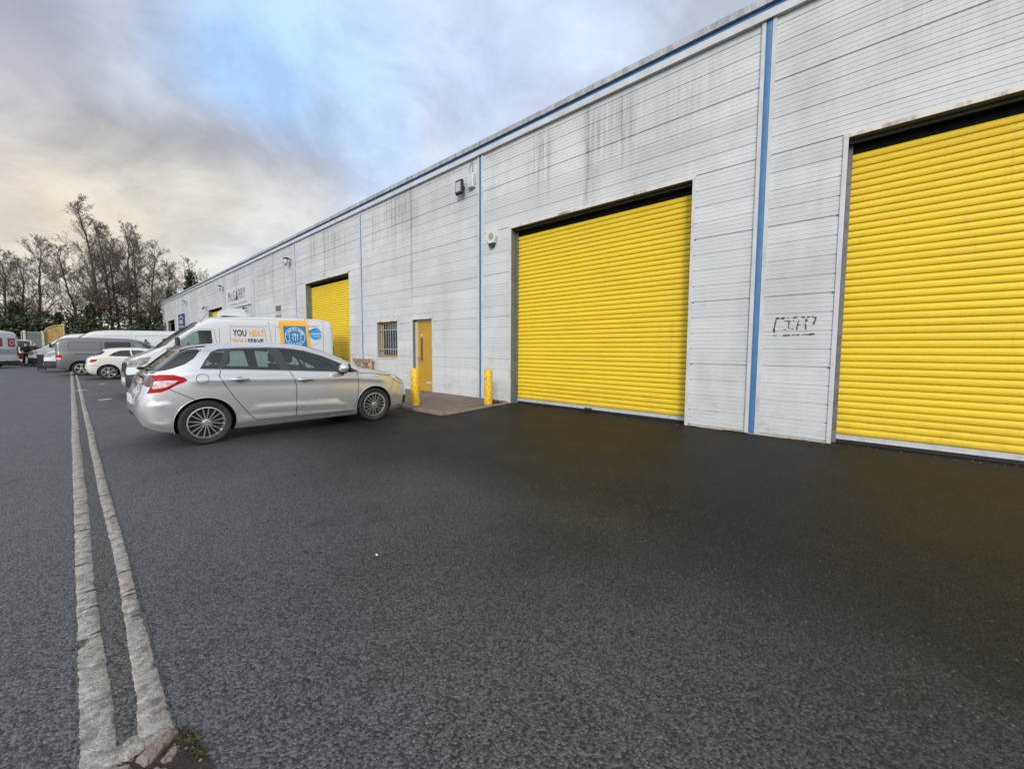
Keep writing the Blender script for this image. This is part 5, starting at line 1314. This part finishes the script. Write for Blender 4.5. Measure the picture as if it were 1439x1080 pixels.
# ------------------------------------------------------------------ people
SKIN = mat('skin', (.50, .30, .22), .55, var=.08); HAIR = mat('dark_hair', (.03, .022, .018), .7); HAIRG = mat('grey_hair', (.35, .34, .33), .7)
def skin_body(name, joints, edges, material, parent, lv=1):
    me = bpy.data.meshes.new(name); me.from_pydata([j[0] for j in joints], edges, [])
    o = bpy.data.objects.new(name, me); COL.objects.link(o)
    md = o.modifiers.new('Skin', 'SKIN'); md.use_smooth_shade = True
    for i, j in enumerate(joints):
        r_ = j[1] if isinstance(j[1], tuple) else (j[1], j[1]); me.skin_vertices[0].data[i].radius = r_; me.skin_vertices[0].data[i].use_root = (i == 0)
    sb = o.modifiers.new('Sub', 'SUBSURF'); sb.levels = lv; sb.render_levels = lv
    dg = bpy.context.evaluated_depsgraph_get(); dg.update(); m2 = bpy.data.meshes.new_from_object(o.evaluated_get(dg))
    bpy.data.objects.remove(o); bpy.data.meshes.remove(me)
    m2.materials.clear(); m2.materials.append(material)
    for p in m2.polygons: p.use_smooth = True
    q = bpy.data.objects.new(name, m2); COL.objects.link(q); q.parent = parent; return q
def person(loc, rz, label, coat, trousers, hair, lean=0.0, arms=(.35, .2), h=1.74):
    k = h / 1.74; t = empty('person', loc, rz); tag(t, label, 'person'); t.scale = (k, k, k)
    J = [((0, 0, .95), (.15, .11)), ((0, lean * .3, 1.15), (.14, .10)), ((0, lean * .7, 1.36), (.17, .11)), ((0, lean, 1.47), (.09, .08)), ((0, lean * 1.1 , 1.53), (.058, .058)), ((0, lean * 1.2 + .01, 1.60), (.078, .09)), ((0, lean * 1.2 + .005, 1.69), (.07, .085))]
    E_ = [(0, 1), (1, 2), (2, 3), (3, 4), (4, 5), (5, 6)]
    coatJ = [J[0], J[1], J[2], J[3]]; coatE = [(0, 1), (1, 2), (2, 3)]
    coatJ[0] = ((0, 0, .86), (.18, .13)); coatJ = [coatJ[0]] + [(p, (r[0] + .025, r[1] + .025)) for p, r in coatJ[1:]]
    trJ = [((0, 0, .92), (.16, .12))]; trE = []
    for s_, fwd in ((-1, arms[0]), (1, arms[1])):
        n = len(J); st = -.10 * s_
        J += [((s_ * .10, .0, .88), .095), ((s_ * .11, .04 + st * .4, .50), .062), ((s_ * .12, -.02 + st, .10), .042), ((s_ * .13, .13 + st, .04), (.045, .035))]
        E_ += [(0, n), (n, n + 1), (n + 1, n + 2), (n + 2, n + 3)]
        m_ = len(trJ); trJ += [(J[n][0], .115), (J[n + 1][0], .085), ((s_ * .12, -.02 + st, .12), .068)]; trE += [(0, m_), (m_, m_ + 1), (m_ + 1, m_ + 2)]
        n = len(J); sh_ = (s_ * .20, lean * .8, 1.40); el = (s_ * .27, lean * .8 + fwd * .35, 1.14); wr = (s_ * .22, lean * .8 + fwd * .95, .98 + fwd * .45)
        J += [(sh_, .062), (el, .046), (wr, .032)]; E_ += [(2, n), (n, n + 1), (n + 1, n + 2)]
        m_ = len(coatJ); coatJ += [(sh_, .085), (el, .068), (tuple(Vector(wr).lerp(Vector(el), .08)), .052)]; coatE += [(2, m_), (m_, m_ + 1), (m_ + 1, m_ + 2)]
        d_ = (Vector(wr) - Vector(el)).normalized(); pal = Vector(wr) + d_ * .07; sd_ = d_.cross(Vector((0, 0, 1))).normalized(); n2 = len(J)
        J.append((tuple(pal), (.034, .018))); E_.append((n + 2, n2))
        for f_ in range(4):
            b0 = pal + sd_ * (.026 - f_ * .017) + d_ * .02; b1 = b0 + d_ * (.055 + (.008 if f_ in (1, 2) else 0)) + Vector((0, 0, -.015)); m0 = len(J)
            J += [(tuple(b0), .009), (tuple(b1), .008)]; E_ += [(n2, m0), (m0, m0 + 1)]
        m0 = len(J); b0 = Vector(wr) + d_ * .03 + sd_ * .038; J += [(tuple(b0), .011), (tuple(b0 + d_ * .04 + sd_ * .02), .009)]; E_ += [(n2, m0), (m0, m0 + 1)]
    b = skin_body('body', J, E_, SKIN, t)
    skin_body('coat', coatJ, coatE, coat, t); skin_body('trousers', trJ, trE, trousers, t)
    for s_ in (-1, 1):
        c = M(); st = -.10 * s_; c.box((s_ * .125 - .05, -.08 + st, 0), (s_ * .125 + .05, .21 + st, .085), .02); c.build('shoe', MT['black'], t)
    c = M(); hx = (0, lean * 1.2 - .015, 1.675); c.ball(hx, (.085, .10, .095), 14, 10); c.build('hair', hair, t, True)
    c = M(); y_ = lean * 1.2 + .095; c.prism([(0, 1.63), (.022, 1.60), (0, 1.595)], 'x', -.012, .012); c.v = [(x, y_ + a, z) for x, a, z in c.v]; c.build('nose', SKIN, t)
    c = M(); 
    for s_ in (-1, 1): c.ball((s_ * .03, y_ - .008, 1.64), .009, 8, 5)
    c.build('eyes', MT['black'], t); c = M(); c.box((-.022, y_ - .002, 1.565), (.022, y_ + .004, 1.572)); c.build('mouth', mat('lips', (.35, .12, .1), .5), t)
    return t
person((-2.22, 46.4, 0), R(200), 'person in a black coat holding a red bag beside the white van with red logos', mat('black_coat', (.012, .012, .014), .8), mat('dark_trousers', (.016, .016, .02), .8), HAIR, .05, (.45, .1))
c = M(); c.prism([(-.17, 0), (.17, 0), (.20, .30), (-.20, .30)], 'y', -.07, .07); c.tube([(-.1, 0, .3), (-.08, 0, .46), (.08, 0, .46), (.1, 0, .3)], .012, 6); o = c.build('bag', mat('red_bag', (.22, .02, .02), .6)); o.location = (-2.52, 46.2, .52); tag(o, 'dark red bag held low beside the person in black', 'bag')
person((-1.95, 47.1, 0), R(170), 'person in a dark coat with grey hair, second of the two standing together', mat('charcoal_coat', (.02, .018, .02), .8), mat('grey_trousers', (.03, .03, .034), .8), HAIRG, .0, (.2, .5), 1.78)
person((-1.55, 49.0, 0), R(110), 'person in a dark red jacket bending behind the white bonnet', mat('maroon_jacket', (.10, .02, .03), .75), mat('navy_trousers', (.02, .02, .03), .8), HAIRG, .30, (.6, .6), 1.66)
# ------------------------------------------------------------------ trees
MT['bark'] = mat('wet_bark', (.070, .057, .048), .9, var=.35, vscale=5)
MT['twig'] = mat('brown_twigs', (.100, .082, .066), .9, var=.35, vscale=1.5)
def leaf_mat(name, a, b):
    m, nt, bs = base_mat(name); g = nt.new('ShaderNodeNewGeometry').outputs['Position']
    wn = nt.new('ShaderNodeTexWhiteNoise'); sc = nt.scalev(g, (4, 4, 4)); fl = nt.new('ShaderNodeVectorMath', operation='FLOOR'); nt.link(sc, fl.inputs[0]); nt.link(fl.outputs[0], wn.inputs['Vector'])
    f = nt.math('ADD', nt.math('MULTIPLY', wn.outputs['Value'], .5), nt.math('MULTIPLY', nt.noise(g, .5, 4), .6))
    nt.link(nt.mix(nt.mapr(f, .3, .8), a, b), bs.inputs['Base Color']); bs.inputs['Roughness'].default_value = .65
    return m
MT['ivy'] = leaf_mat('ivy_leaves', (.018, .026, .012), (.055, .066, .028))
MT['hedge'] = leaf_mat('hedge_leaves', (.022, .032, .016), (.075, .098, .040))
MT['scrub'] = leaf_mat('brown_scrub', (.035, .030, .022), (.085, .065, .045))
class Tri:
    def __init__(s): s.v = []; s.f = []
    def seg(s, pts, rs, n):
        b0 = len(s.v)
        for i, p in enumerate(pts):
            d = pts[min(i + 1, len(pts) - 1)] - pts[max(i - 1, 0)]; d.normalize()
            a = d.cross(Vector((.3, .9, .1))); a.normalize(); b = d.cross(a)
            for k in range(n):
                t = 2 * math.pi * k / n; s.v.append(p + (a * math.cos(t) + b * math.sin(t)) * rs[i])
        for i in range(len(pts) - 1):
            for k in range(n): s.f.append((b0 + i*n + k, b0 + i*n + (k+1) % n, b0 + (i+1)*n + (k+1) % n, b0 + (i+1)*n + k))
def leaf_cloud(mm, centre, rad, count, size, rnd, shell=.35):
    for _ in range(count):
        d = Vector((rnd.gauss(0, 1), rnd.gauss(0, 1), rnd.gauss(0, 1))).normalized() * (rnd.random() ** shell)
        p = Vector((centre[0] + d.x * rad[0], centre[1] + d.y * rad[1], centre[2] + d.z * rad[2]))
        a = Vector((rnd.gauss(0, 1), rnd.gauss(0, 1), rnd.gauss(0, 1))).normalized(); b = a.orthogonal().normalized(); c_ = a.cross(b); s_ = size * rnd.uniform(.5, 1.3)
        n = len(mm.v); mm.v += [p + b * s_, p + c_ * s_ * .6, p - b * s_, p - c_ * s_ * .6]; mm.f.append((n, n + 1, n + 2, n + 3))
def tree(base, top, r0, label, seed, spread=.33, twigs=1.0, ivy=0.0, low=.25, name='bare_tree', up=.75):
    rnd = random.Random(seed); t = empty(name, base); tag(t, label, 'tree', 'bare winter trees behind the yard')
    big, fine = Tri(), Tri(); H = top[2]; B = Vector((0, 0, 0)); T_ = Vector((top[0] - base[0], top[1] - base[1], top[2]))
    n = 16; spine = []; off = Vector((0, 0, 0))
    for i in range(n + 1):
        u = i / n; off += Vector((rnd.gauss(0, .07), rnd.gauss(0, .05), 0)); spine.append(B.lerp(T_, u) + off * u + Vector((math.sin(u * 3) * .2, 0, 0)))
    rs = [r0 * .72 * (1 - i / n) ** .8 + .014 for i in range(n + 1)]; big.seg(spine, rs, 7)
    def branch(p, d, L, r, lv):
        k = (6, 4, 3, 2)[lv]; pts = [p]; q = p.copy(); dd = d.copy()
        for i in range(k):
            dd = (dd + Vector((rnd.gauss(0, .12), rnd.gauss(0, .12), rnd.gauss(0, .09) + .08 * up))).normalized(); q = q + dd * L / k; pts.append(q.copy())
        rr = [r * (1 - .75 * i / k) for i in range(k + 1)]
        (big if lv == 0 else fine).seg(pts, rr, 4 if lv == 0 else 3)
        if lv >= 3: return
        m = int([11, 8, 4][lv] * twigs + rnd.random())
        for _ in range(m):
            u = rnd.uniform(.2, 1.0); i = min(int(u * k), k - 1); pp = pts[i].lerp(pts[i + 1], u * k - i)
            sdir = dd.cross(Vector((rnd.gauss(0, 1), rnd.gauss(0, 1), rnd.gauss(0, 1)))).normalized()
            nd = (dd * .75 + sdir * .75 + Vector((0, 0, .12))).normalized()
            branch(pp, nd, L * rnd.uniform(.30, .50) * (1.2 - .5 * u), max(r * .40, .0085), lv + 1)
    nb = int(34 * (H / 15))
    for i in range(nb):
        u = low + (1 - low) * (i + rnd.random()) / nb; j = min(int(u * n), n - 1); p = spine[j].lerp(spine[j + 1], u * n - j)
        a = i * 2.4 + rnd.uniform(-.5, .5); el = R(rnd.uniform(25, 58)) if u < .8 else R(rnd.uniform(45, 70))
        d = Vector((math.cos(a) * math.cos(el), math.sin(a) * math.cos(el), math.sin(el)))
        L = H * spread * 1.25 * (1.05 - u) ** .65 * rnd.uniform(.6, 1.1) + .4
        branch(p, d, L, max(.018, rs[j] * .34), 0)
    link_mesh('trunk', big.v, big.f, MT['bark'], t, True); link_mesh('twigs', fine.v, fine.f, MT['twig'], t)
    if ivy:
        lf = Tri()
        for i in range(int(n * ivy)):
            for _ in range(3):
                c_ = spine[min(i, n)]; leaf_cloud(lf, (c_.x + rnd.gauss(0, .25), c_.y + rnd.gauss(0, .25), c_.z + rnd.uniform(-.4, .4)), (.55, .55, .8), 130, .12, rnd, .5)
        link_mesh('ivy', lf.v, lf.f, MT['ivy'], t)
    return t
YT = 64.0
def T(bx, tx, h, r, label, seed, dy=0, **k): tree((bx, YT + dy, 0), (tx, YT + dy, h), r, label, seed, **k)
T(-4.6, -4.2, 10.4, .16, 'bare tree at the left edge, short and thin', 11, 0, ivy=.45)
T(-2.2, -2.1, 12.0, .24, 'broad bare tree behind the lattice fence', 12, 1, spread=.34, ivy=.2)
T(-3.5, -3.3, 10.2, .20, 'ivy-clad dark trunk between the two leftmost trees', 13, 2, ivy=.62, twigs=.7)
T(1.2, -.6, 11.8, .20, 'bare tree leaning left, with ivy on its lower half', 14, 1, ivy=.45)
T(2.6, .9, 17.0, .27, 'tallest bare tree, leaning left with its tip high above the rest', 15, 0, spread=.25, low=.2)
T(3.5, 2.6, 15.2, .22, 'straight bare tree just right of the tallest tree', 16, 1, spread=.22, ivy=.3)
T(4.1, 3.2, 14.8, .20, 'slim bare tree with a swept trunk, third from the tallest', 17, 3, spread=.22)
T(4.7, 4.7, 15.0, .24, 'upright bare tree in the middle of the right-hand clump', 18, 0, spread=.25)
T(5.4, 5.8, 14.4, .20, 'bare tree with fine vertical limbs right of the middle clump', 19, 2, spread=.26, ivy=.3)
T(6.0, 7.1, 13.4, .20, 'spreading bare tree leaning right towards the warehouse', 20, 1, spread=.30)
T(6.7, 8.2, 11.0, .17, 'low bare tree beside the far corner of the warehouse', 21, 0, spread=.32, ivy=.35)
T(8.4, 9.0, 9.0, .14, 'thin bare tree peeping over the warehouse roof corner', 22, 6, spread=.28)
T(11.6, 11.7, 13.7, .26, 'ivy-covered tree standing behind the warehouse roof', 23, 8, spread=.22, ivy=.95, twigs=.8)
T(13.2, 13.3, 12.2, .18, 'small bare tree top showing just above the warehouse roof', 24, 8, spread=.22, twigs=.8)
T(10.1, 10.0, 11.6, .16, 'faint bare tree left of the ivy-covered tree behind the roof', 25, 9, spread=.26, twigs=.8)
T(-7.5, -7.8, 12.0, .2, 'bare tree beyond the left edge of the picture', 26, 0, twigs=.7)
srcs = [o for o in COL.objects if o.name.startswith('bare_tree')][:10]
for i in range(11):                                   # the row of trees runs on beyond the left edge of the picture
    so_ = srcs[(i * 3) % len(srcs)]; cp_ = so_.copy(); COL.objects.link(cp_)
    cp_.location = (-10.5 - i * 3.1, YT + (i * 7 % 5) - 2, 0); cp_.rotation_euler = (0, 0, i * 1.3); cp_['label'] = 'bare tree out of sight, farther along the row beyond the left edge of the yard'
    for ch in so_.children: d_ = ch.copy(); COL.objects.link(d_); d_.parent = cp_
def evergreen(x, y, z0, h, r, label, seed):
    rnd = random.Random(seed); t = empty('evergreen_tree', (x, y, 0)); tag(t, label, 'tree', 'dark evergreens below the bare trees')
    c = M(); c.tube([(0, 0, 0), (.1, 0, h * .6), (0, 0, h * .95)], [.16, .1, .03], 7); c.build('trunk', MT['bark'], t)
    lf = Tri(); 
    for _ in range(26):
        u = rnd.random() ** .8; z = z0 + (h - z0) * u; rr = r * (1 - u * .75) 
        a = rnd.uniform(0, 6.28); leaf_cloud(lf, (math.cos(a) * rr * .6, math.sin(a) * rr * .6, z), (rr * .55, rr * .55, .6), 190, .12, rnd, .45)
    link_mesh('crown', lf.v, lf.f, MT['ivy'], t)
evergreen(7.0, 63, .5, 6.2, 1.7, 'dark evergreen against the far corner of the warehouse', 31)
evergreen(5.6, 62, .3, 5.2, 1.5, 'rounded dark evergreen under the right-hand clump', 32)
evergreen(1.6, 62.5, .3, 5.8, 1.2, 'narrow dark evergreen left of the tallest trunk', 33)
evergreen(-3.4, 62, .3, 5.4, 1.2, 'dark evergreen behind the lattice fence', 34)
evergreen(8.7, 66.5, 2, 8.3, 1.0, 'columnar evergreen beside the warehouse corner', 35)
evergreen(-.6, 61.5, .3, 4.6, 1.1, 'brownish evergreen above the arched fence', 36)
lf = Tri(); rnd = random.Random(41)
for _ in range(330):
    x = rnd.uniform(-14, 8); z = rnd.uniform(.3, 4.7) * rnd.uniform(.6, 1); y = 60 + rnd.uniform(0, 2.5)
    leaf_cloud(lf, (x, y, z), (1.0, .8, .55), 130, .13, rnd, .5)
for _ in range(170):
    leaf_cloud(lf, (rnd.uniform(-46, -14), 60 + rnd.uniform(0, 2.5), rnd.uniform(.3, 4.2)), (1.3, .9, .7), 110, .17, rnd, .5)
o = link_mesh('hedge', lf.v, lf.f, MT['hedge']); tag(o, 'dense green hedge running below the trees at the back of the yard', 'hedge', kind='stuff')
lf = Tri(); rnd = random.Random(42)
for _ in range(260):
    x = rnd.uniform(-12, 9); z = rnd.uniform(.3, 6.0); y = 63 + rnd.uniform(0, 4)
    leaf_cloud(lf, (x, y, z), (1.1, .9, .7), 70, .11, rnd, .6)
o = link_mesh('undergrowth', lf.v, lf.f, MT['scrub']); tag(o, 'brown tangled undergrowth between the tree trunks', 'undergrowth', kind='stuff')
EXPO, YAWDEG, SUN_E = .29, 48.392, 1.5
GLOW = (1.5, 1.5, 1.55)
SKY = [((-0.003, 0.876, 0.483), 0.011, 0.149, 0.7, (0.278, 0.29, 0.366)),
       ((0.138, 0.837, 0.529), 0.006, 0.132, 0.6, (0.333, 0.375, 0.491)),
       ((-0.021, 0.914, 0.406), 0.005, 0.115, 0.6, (0.469, 0.452, 0.491)),
       ((0.506, 0.595, 0.624), 0.03, 0.33, 0.8, (0.508, 0.593, 0.763)),
       ((0.668, 0.45, 0.593), 0.031, 0.294, 0.7, (0.469, 0.55, 0.706)),
       ((0.593, 0.588, 0.55), 0.008, 0.177, 0.6, (0.375, 0.452, 0.612)),
       ((0.263, 0.819, 0.511), 0.044, 0.194, 1.0, (0.32, 0.502, 0.778)),
       ((0.359, 0.777, 0.516), 0.023, 0.195, 0.95, (0.342, 0.526, 0.778)),
       ((0.417, 0.695, 0.586), 0.015, 0.161, 0.7, (0.405, 0.538, 0.763)),
       ((0.432, 0.811, 0.394), 0.018, 0.162, 0.75, (0.436, 0.55, 0.749)),
       ((0.452, 0.758, 0.47), 0.008, 0.126, 0.5, (0.375, 0.491, 0.706)),
       ((0.365, 0.791, 0.492), 0.004, 0.077, 0.6, (0.356, 0.405, 0.556)),
       ((0.054, 0.897, 0.44), 0.003, 0.047, 0.7, (0.599, 0.599, 0.665)),
       ((0.09, 0.891, 0.445), 0.002, 0.045, 0.8, (0.665, 0.665, 0.72)),
       ((0.137, 0.889, 0.437), 0.003, 0.048, 0.9, (0.72, 0.72, 0.778)),
       ((0.178, 0.887, 0.426), 0.002, 0.038, 0.9, (0.734, 0.734, 0.778)),
       ((0.191, 0.899, 0.393), 0.014, 0.119, 0.85, (0.278, 0.29, 0.338)),
       ((0.301, 0.874, 0.381), 0.016, 0.149, 0.7, (0.32, 0.338, 0.405)),
       ((0.08, 0.932, 0.354), 0.019, 0.129, 0.85, (0.274, 0.286, 0.329)),
       ((-0.013, 0.943, 0.332), 0.017, 0.123, 0.7, (0.329, 0.329, 0.366)),
       ((0.153, 0.932, 0.327), 0.022, 0.144, 0.6, (0.329, 0.347, 0.366)),
       ((-0.018, 0.973, 0.232), 0.012, 0.127, 0.85, (0.587, 0.526, 0.458)),
       ((0.078, 0.969, 0.234), 0.013, 0.112, 0.6, (0.526, 0.502, 0.458)),
       ((0.174, 0.948, 0.267), 0.011, 0.099, 0.6, (0.562, 0.544, 0.502)),
       ((0.31, 0.913, 0.267), 0.017, 0.189, 0.6, (0.502, 0.48, 0.447)),
       ((0.022, 0.994, 0.107), 0.056, 0.382, 0.8, (0.562, 0.508, 0.426))]
# ------------------------------------------------------------------ sky, sun, camera
w = bpy.data.worlds.new('World'); scene.world = w; w.use_nodes = True
nt = NT(w.node_tree)
bg = w.node_tree.nodes['Background']
d0 = nt.new('ShaderNodeTexCoord').outputs['Generated']
sk = nt.new('ShaderNodeTexSky'); sk.sky_type = 'NISHITA'; sk.sun_disc = False
SUN_EL, SUN_AZ = R(24), R(232)         # azimuth clockwise from +y
sk.sun_elevation = SUN_EL; sk.sun_rotation = SUN_AZ
clear = nt.new('ShaderNodeVectorMath', operation='SCALE'); nt.link(sk.outputs[0], clear.inputs[0]); clear.inputs['Scale'].default_value = .125
sep = nt.new('ShaderNodeSeparateXYZ'); nt.link(d0, sep.inputs[0])
zz = nt.math('ADD', nt.math('MAXIMUM', sep.outputs[2], 0.0), .38)
cp = nt.new('ShaderNodeCombineXYZ'); nt.link(nt.math('DIVIDE', sep.outputs[0], zz), cp.inputs[0]); nt.link(nt.math('DIVIDE', sep.outputs[1], zz), cp.inputs[1])
cv = cp.outputs[0]
n1 = nt.noise(cv, .9, 7, .56, .35); n2 = nt.noise(nt.scalev(cv, (1, 1, 1), (4.2, 1.3, 0)), .45, 4, .5, .2)
shade = nt.math('ADD', nt.math('MULTIPLY', n1, .6), nt.math('MULTIPLY', n2, .4))
cloud = nt.mix(nt.mapr(shade, .34, .62, smooth=True), (.40, .425, .485), (.68, .705, .77))
# directions distorted by noise for soft cloud shapes
nz = nt.new('ShaderNodeTexNoise'); nt.link(cv, nz.inputs['Vector']); nz.inputs['Scale'].default_value = 1.3; nz.inputs['Detail'].default_value = 6
sub = nt.new('ShaderNodeVectorMath', operation='SUBTRACT'); nt.link(nz.outputs['Color'], sub.inputs[0]); sub.inputs[1].default_value = (.5, .5, .5)
sc_ = nt.new('ShaderNodeVectorMath', operation='SCALE'); nt.link(sub.outputs[0], sc_.inputs[0]); sc_.inputs['Scale'].default_value = .26
dd = nt.new('ShaderNodeVectorMath', operation='ADD'); nt.link(d0, dd.inputs[0]); nt.link(sc_.outputs[0], dd.inputs[1])
def blob(c, r0, r1, vec=None):
    v = Vector(c).normalized()
    n = nt.new('ShaderNodeVectorMath', operation='DISTANCE'); nt.link(vec or dd.outputs[0], n.inputs[0]); n.inputs[1].default_value = v
    return nt.mapr(n.outputs['Value'], r0, r1, 1, 0, True)
def seg(a, b, r0, r1):
    """soft streak of cloud between two directions"""
    out = None
    for k in range(4):
        p = Vector(a).normalized().lerp(Vector(b).normalized(), k / 3)
        q = blob(p, r0, r1); out = q if out is None else nt.math('MAXIMUM', out, q)
    return out
c = cloud
c = nt.mix(.25, c, clear.outputs[0])
for (dv, q0, q1, amt, colr) in SKY:          # lighter and darker banks of cloud and the clear patch between them
    c = nt.mix(nt.math('MULTIPLY', blob(dv, q0, q1), amt), c, colr)
n3 = nt.noise(cv, 5.0, 9, .62, .6); n4 = nt.noise(nt.scalev(cv, (1.2, 1, 1), (2, 7, 0)), 2.4, 8, .6, .8)
n1 = nt.math('ADD', nt.math('MULTIPLY', n4, .6), nt.math('MULTIPLY', n3, .4))
c = nt.mix(nt.mapr(n1, .42, .60), nt.mix(1.0, c, (1.0, 1.0, 1.0), 'MULTIPLY'), nt.mix(1.0, c, (1.32, 1.315, 1.29), 'MULTIPLY'))
# broad glow added to the unseen sky behind the camera to brighten the facade
c = nt.mix(blob((math.sin(SUN_AZ) , math.cos(SUN_AZ), .62), .25, 1.15), c, GLOW)
nt.link(c, bg.inputs['Color']); bg.inputs['Strength'].default_value = 1.0
sl = bpy.data.lights.new('sun', 'SUN'); sl.energy = SUN_E; sl.angle = R(14); sl.color = (1, .95, .88)
so = bpy.data.objects.new('sun', sl); COL.objects.link(so)
sd = Vector((math.sin(SUN_AZ) * math.cos(SUN_EL), math.cos(SUN_AZ) * math.cos(SUN_EL), math.sin(SUN_EL)))
so.rotation_euler = (-sd).to_track_quat('-Z', 'Y').to_euler(); so.location = sd * 50
cam = bpy.data.cameras.new('camera'); co = bpy.data.objects.new('camera', cam); COL.objects.link(co)
cam.sensor_width = 36; cam.lens = 36 * 550 / 1439.; cam.shift_x = 0; cam.shift_y = -12 / 1439.
cam.clip_start = .05; cam.clip_end = 2000
p_, ro, ya = math.atan(36.7 / 550), -.005, R(YAWDEG)
f = Vector((math.sin(ya) * math.cos(p_), math.cos(ya) * math.cos(p_), -math.sin(p_))); r_ = Vector((math.cos(ya), -math.sin(ya), 0)); u_ = r_.cross(f)
cc, ss = math.cos(ro), math.sin(ro); r2 = r_ * cc - u_ * ss; u2 = r_ * ss + u_ * cc
mw = Matrix((r2, u2, -f)).transposed().to_4x4(); mw.translation = (0, 0, CAMH); co.matrix_world = mw
scene.camera = co
scene.view_settings.view_transform = 'Standard'; scene.view_settings.look = 'None'
scene.view_settings.exposure = EXPO; scene.view_settings.gamma = 1
scene.cycles.use_denoising = True; scene.cycles.max_bounces = 8; scene.cycles.transparent_max_bounces = 16
scene.cycles.caustics_reflective = False; scene.cycles.caustics_refractive = False; scene.cycles.sample_clamp_indirect = 6
